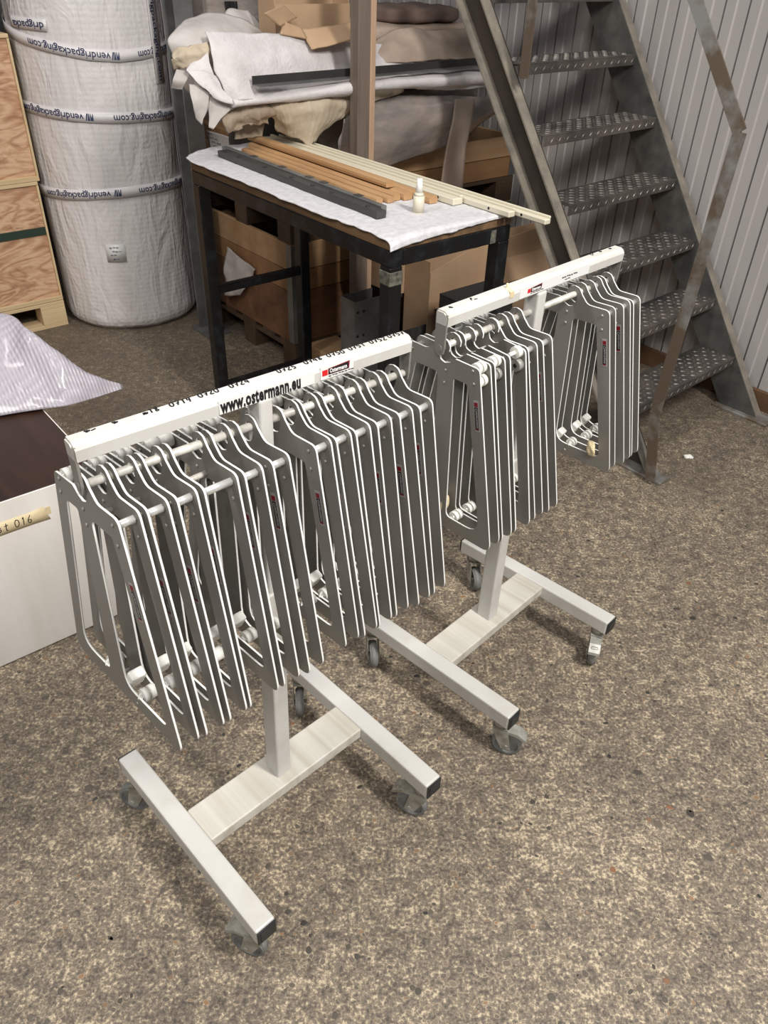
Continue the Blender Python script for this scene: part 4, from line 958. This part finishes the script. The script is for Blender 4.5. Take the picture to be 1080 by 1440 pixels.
# translucent scraps at the left end
TG = 'crumpled foam scraps at left end of the pile'
sheet('foam_scrap', [[(.194, 1.36, 1.386), (.299, 1.36, 1.406), (.425, 1.36, 1.383), (.536, 1.34, 1.307)], [(.115, 1.30, 1.364), (.213, 1.26, 1.373), (.314, 1.25, 1.357), (.487, 1.28, 1.30)], [(.078, 1.28, 1.334), (.157, 1.24, 1.327), (.217, 1.23, 1.318), (.459, 1.26, 1.288)], [(.101, 1.28, 1.276), (.143, 1.25, 1.278), (.223, 1.25, 1.274), (.464, 1.27, 1.267)]], 'thinfoam', 'domed translucent foam scrap at top left of the pile', 'foam', 30, 40, .001, .006, 7, 21, .006, TG)
sheet('paper_scrap', [[(.061, 1.22, 1.308), (.11, 1.20, 1.328), (.183, 1.20, 1.334)], [(.041, 1.20, 1.291), (.096, 1.18, 1.302), (.177, 1.18, 1.307)], [(.062, 1.22, 1.259), (.099, 1.19, 1.269), (.174, 1.19, 1.278)]], 'beigecard', 'beige crumpled paper scrap under the domed foam', 'paper', 24, 26, .001, .014, 14, 22, .012)
for rows, seed, lab, m_ in (([[(.105, 1.18, 1.278), (.161, 1.17, 1.309)], [(.072, 1.16, 1.261), (.161, 1.15, 1.266)], [(.135, 1.17, 1.241), (.167, 1.14, 1.234)]], 23, 'bright white foam scrap directly left of the upright sheet', 'foam'),
        ([[(.057, 1.20, 1.262), (.113, 1.20, 1.255)], [(.026, 1.17, 1.238), (.074, 1.17, 1.231)], [(.025, 1.19, 1.211), (.06, 1.18, 1.206)]], 26, 'small foam scrap closest to the big roll', 'thinfoam'),
        ([[(.073, 1.16, 1.265), (.126, 1.15, 1.26), (.174, 1.14, 1.242)], [(.098, 1.13, 1.226), (.144, 1.12, 1.217), (.182, 1.12, 1.202)], [(.14, 1.12, 1.184), (.175, 1.10, 1.169), (.215, 1.09, 1.163)]], 27, 'curled white foam edge below left of the upright sheet', 'foam'),
        ([[(.078, 1.16, 1.224), (.143, 1.14, 1.21)], [(.07, 1.14, 1.171), (.122, 1.13, 1.162)], [(.085, 1.15, 1.12), (.099, 1.14, 1.103)]], 24, 'pointed foam scrap hanging lowest at far left', 'thinfoam'),
        ([[(.148, 1.15, 1.205), (.241, 1.12, 1.155)], [(.132, 1.14, 1.16), (.183, 1.12, 1.134)], [(.122, 1.14, 1.092), (.135, 1.13, 1.088)]], 25, 'triangular foam scrap hanging beside the pointed one', 'thinfoam')):
    sheet('foam_scrap', rows, m_, lab, 'foam', 20, 20, .001, .006, 10, seed, .006, TG)
solo('foam_wad', lump('w', (.17, 1.28, 1.16), (.36, 1.42, 1.30), .012, 8, 27, 12, .5, None, (.25, 1.3, 1.16)), 'thinfoam', (.25, 1.3, 1.16), 'bulky wad of foam behind the left scraps', 'foam')
sheet('foam_scrap', [[(.407, 1.50, 1.351), (.436, 1.50, 1.404), (.527, 1.50, 1.403)], [(.387, 1.45, 1.318), (.458, 1.42, 1.352), (.577, 1.45, 1.336)], [(.426, 1.45, 1.292), (.512, 1.44, 1.299), (.619, 1.45, 1.295)]], 'thinfoam', 'grey rounded foam lump standing behind the upright sheet', 'foam', 24, 24, .002, .010, 7, 28, .004, TG)
# silver box with striped emblem
t, P0 = rthing('silver_box', 'silver plastic-wrapped box with black striped emblem behind the pile', 'box', (.72, 2.0, .886))
link('body', lump('b', (.60, 1.96, .886), (.90, 2.11, 1.50), .005, 5, 30, 12, .2, None, P0), 'silver', t)
b = B(P0)
for x0, x1, x2, x3 in ((.682, .700, .690, .700), (.703, .722, .708, .722), (.723, .728, .716, .734), (.733, .740, .740, .742)):
    b.prism([(x0, 1.405), (x1, 1.405), (x3, 1.35), (x2, 1.35)], 1, 1.944, 1.95)
b.link('emblem', 'ink', t)
# open cardboard box with flaps
t, P0 = rthing('cardboard_box', 'open cardboard box with torn flaps on top of the pile', 'box', (.67, 1.4, 1.30))
def panel(p, seed=0, cr=.003): return link('flap', patch('flap', p, 10, 12, .004, cr, 9, seed, P0, .004), 'cardboard', t)
for lo, hi in (((.512, 1.30, 1.30), (.846, 1.304, 1.432)), ((.512, 1.406, 1.30), (.846, 1.41, 1.50)), ((.512, 1.304, 1.30), (.516, 1.406, 1.47)), ((.842, 1.304, 1.30), (.846, 1.406, 1.47))):
    B(P0).box(lo, hi).link('wall', 'cardboard', t)
panel([[(.508, 1.24, 1.435), (.576, 1.26, 1.393)], [(.391, 1.18, 1.414), (.467, 1.20, 1.374)]], 1)
panel([[(.583, 1.24, 1.36), (.728, 1.24, 1.368), (.911, 1.26, 1.388)], [(.568, 1.16, 1.304), (.701, 1.16, 1.322), (.872, 1.18, 1.347)]], 2)
panel([[(.492, 1.22, 1.387), (.569, 1.22, 1.364)], [(.465, 1.20, 1.351), (.579, 1.20, 1.333)]], 4)
panel([[(.852, 1.25, 1.379), (.891, 1.27, 1.413)], [(.904, 1.22, 1.343), (.91, 1.22, 1.372)]], 3)

# ================================================================= THINGS BEHIND AND BELOW
t, P0 = rthing('steel_column', 'grey steel column standing between the roll and the crates', 'column', (.42, 1.95, 0))
b = B(P0); b.box((.425, 1.90, 0), (.505, 1.908, 3.3)); b.box((.461, 1.908, 0), (.469, 2.0, 3.3)); b.box((.425, 2.0, 0), (.505, 2.008, 3.3)); b.link('shaft', 'greysteel', t); B(P0).box((.40, 1.87, 0), (.53, 2.04, .012)).link('foot_plate', 'greysteel', t)
t, P0 = rthing('red_cabinet', 'dark red steel cabinet far behind the packing pile', 'cabinet', (.9, 2.4, 0))
B(P0).box((.66, 2.31, 0), (1.1, 2.7, 2.1), .003).link('body', 'redsteel', t)
for a, c_ in ((.662, .80), (.806, 1.098)): B(P0).box((a, 2.296, .05), (c_, 2.31, 2.08), .002).link('door', 'redsteel', t)
t, P0 = rthing('pale_cabinet', 'pale grey cabinet behind the big roll', 'cabinet', (.2, 3.5, 0))
B(P0).box((-.0, 3.5, 0), (.62, 3.9, 2.1), .003).link('body', 'greysteel', t); B(P0).box((.01, 3.49, .05), (.61, 3.5, 2.08), .002).link('door', 'greysteel', t)
# dark stack added to hold up the closed cardboard box behind the bench
t, P0 = rthing('box_support', 'dark steel trestle behind the bench added to hold up a cardboard box', 'support', (.8, .9, 0))
for x in (.80, 1.24):
    for y in (.92, 1.16): B(P0).box((x, y, 0), (x+.03, y+.03, .42)).link('leg', 'darkbox', t)
B(P0).box((.79, .91, .42), (1.28, 1.2, .438), .002).link('top', 'darkbox', t)
t, P0 = rthing('cardboard_box', 'closed cardboard box behind the bench leg nearest the timber', 'box', (.78, .9, .4385))
B(P0).box((.782, .90, .4385), (1.26, 1.20, .665), .003).link('body', 'cardboard', t)
B(P0).box((.9, .8995, .47), (1.02, .9005, .56)).link('paper_label', 'beigecard', t)
t, P0 = rthing('cardboard_box', 'large open cardboard box under the stairs behind the bench', 'box', (.83, .76, 0))
B(P0).prism([(.83, 0), (1.62, 0), (1.62, .66), (1.02, .618), (.83, .568)], 1, .745, .749).link('wall', 'cardboard', t)
for lo, hi in ( ((.83, .893, .0), (1.62, .897, .61)), ((.83, .749, 0), (.834, .893, .61)), ((1.616, .749, 0), (1.62, .893, .61))): B(P0).box(lo, hi).link('wall', 'cardboard', t)
B(P0).bar((.86, .70, .43), (1.60, .70, .43), .09, .004, up=(0, .3, 1)).link('flap', 'cardboard', t)
B(P0).bar((1.24, .735, .50), (1.60, .735, .50), .02, .10, up=(0, .3, 1)).link('flap', 'cardboard', t)
t, P0 = rthing('black_box', 'small black box beside the cardboard box behind the far rack', 'box', (.8, .5, 0))
B(P0).box((.765, .50, 0), (1.06, .62, .53), .002).link('body', 'darkbox', t); B(P0).box((.765, .50, .5305), (1.06, .62, .538), .001).link('lid', 'darkbox', t)
t, P0 = rthing('steel_section', 'grey drilled steel section standing behind the bench leg', 'section', (.58, .88, 0))
B(P0).box((.54, .86, 0), (.70, .862, .475)).link('front_flange', 'greysteel', t); B(P0).box((.54, .862, 0), (.542, .95, .475)).link('web', 'greysteel', t); B(P0).box((.54, .95, 0), (.70, .952, .475)).link('back_flange', 'greysteel', t)
for x in (.555, .585):
    for z in (.33, .43): B(P0).cyl((x, .8585, z), (x, .8605, z), .006, 12).link('bolt_hole', 'ink', t)
t, P0 = rthing('steel_tray', 'dark steel tray with brown inside on floor behind the bench', 'tray', (.9, .7, 0))
for lo, hi in (((.66, .62, .0), (.76, .624, .33)), ((.66, .74, 0), (.82, .744, .36))): B(P0).box(lo, hi).link('wall', 'darkalu', t)
B(P0).box((.66, .624, .0), (.664, .74, .34)).link('wall', 'darkalu', t); B(P0).box((.664, .624, .20), (.76, .74, .21)).link('bottom', 'plankb', t)
# scraps
def crumb(name, c, r, mat, lab, cat, sc=(1, 1, 1), seed=1):
    bmq = bmesh.new(); bmesh.ops.create_icosphere(bmq, subdivisions=3, radius=r)
    for v in bmq.verts: v.co = Vector((v.co.x*sc[0], v.co.y*sc[1], v.co.z*sc[2]))*(1+.5*noise.noise(v.co*60+Vector((seed, 0, 0))))
    me = bpy.data.meshes.new(name); bmq.to_mesh(me); bmq.free(); o = link(name, me, mat); o.location = c; tag(o, lab, cat); return o
crumb('plaster_crumb', (1.20, 2.64, .008), .014, 'nylon', 'small white crumb on the floor under the stairs', 'crumb', (1.2, .8, .7), 3)
p = BM2 @ Vector((.155, -.105, -.345)); crumb('paper_scrap', p, .016, 'masking', 'crumpled tan paper inside the first holder right of the far post', 'paper', (.6, 1.6, .8), 5)
p = BM2 @ Vector((-.262, -.02, -.345)); crumb('paper_scrap', p, .014, 'masking', 'folded tan paper inside the leftmost holder of the far rack', 'paper', (.7, .9, 1.6), 9)
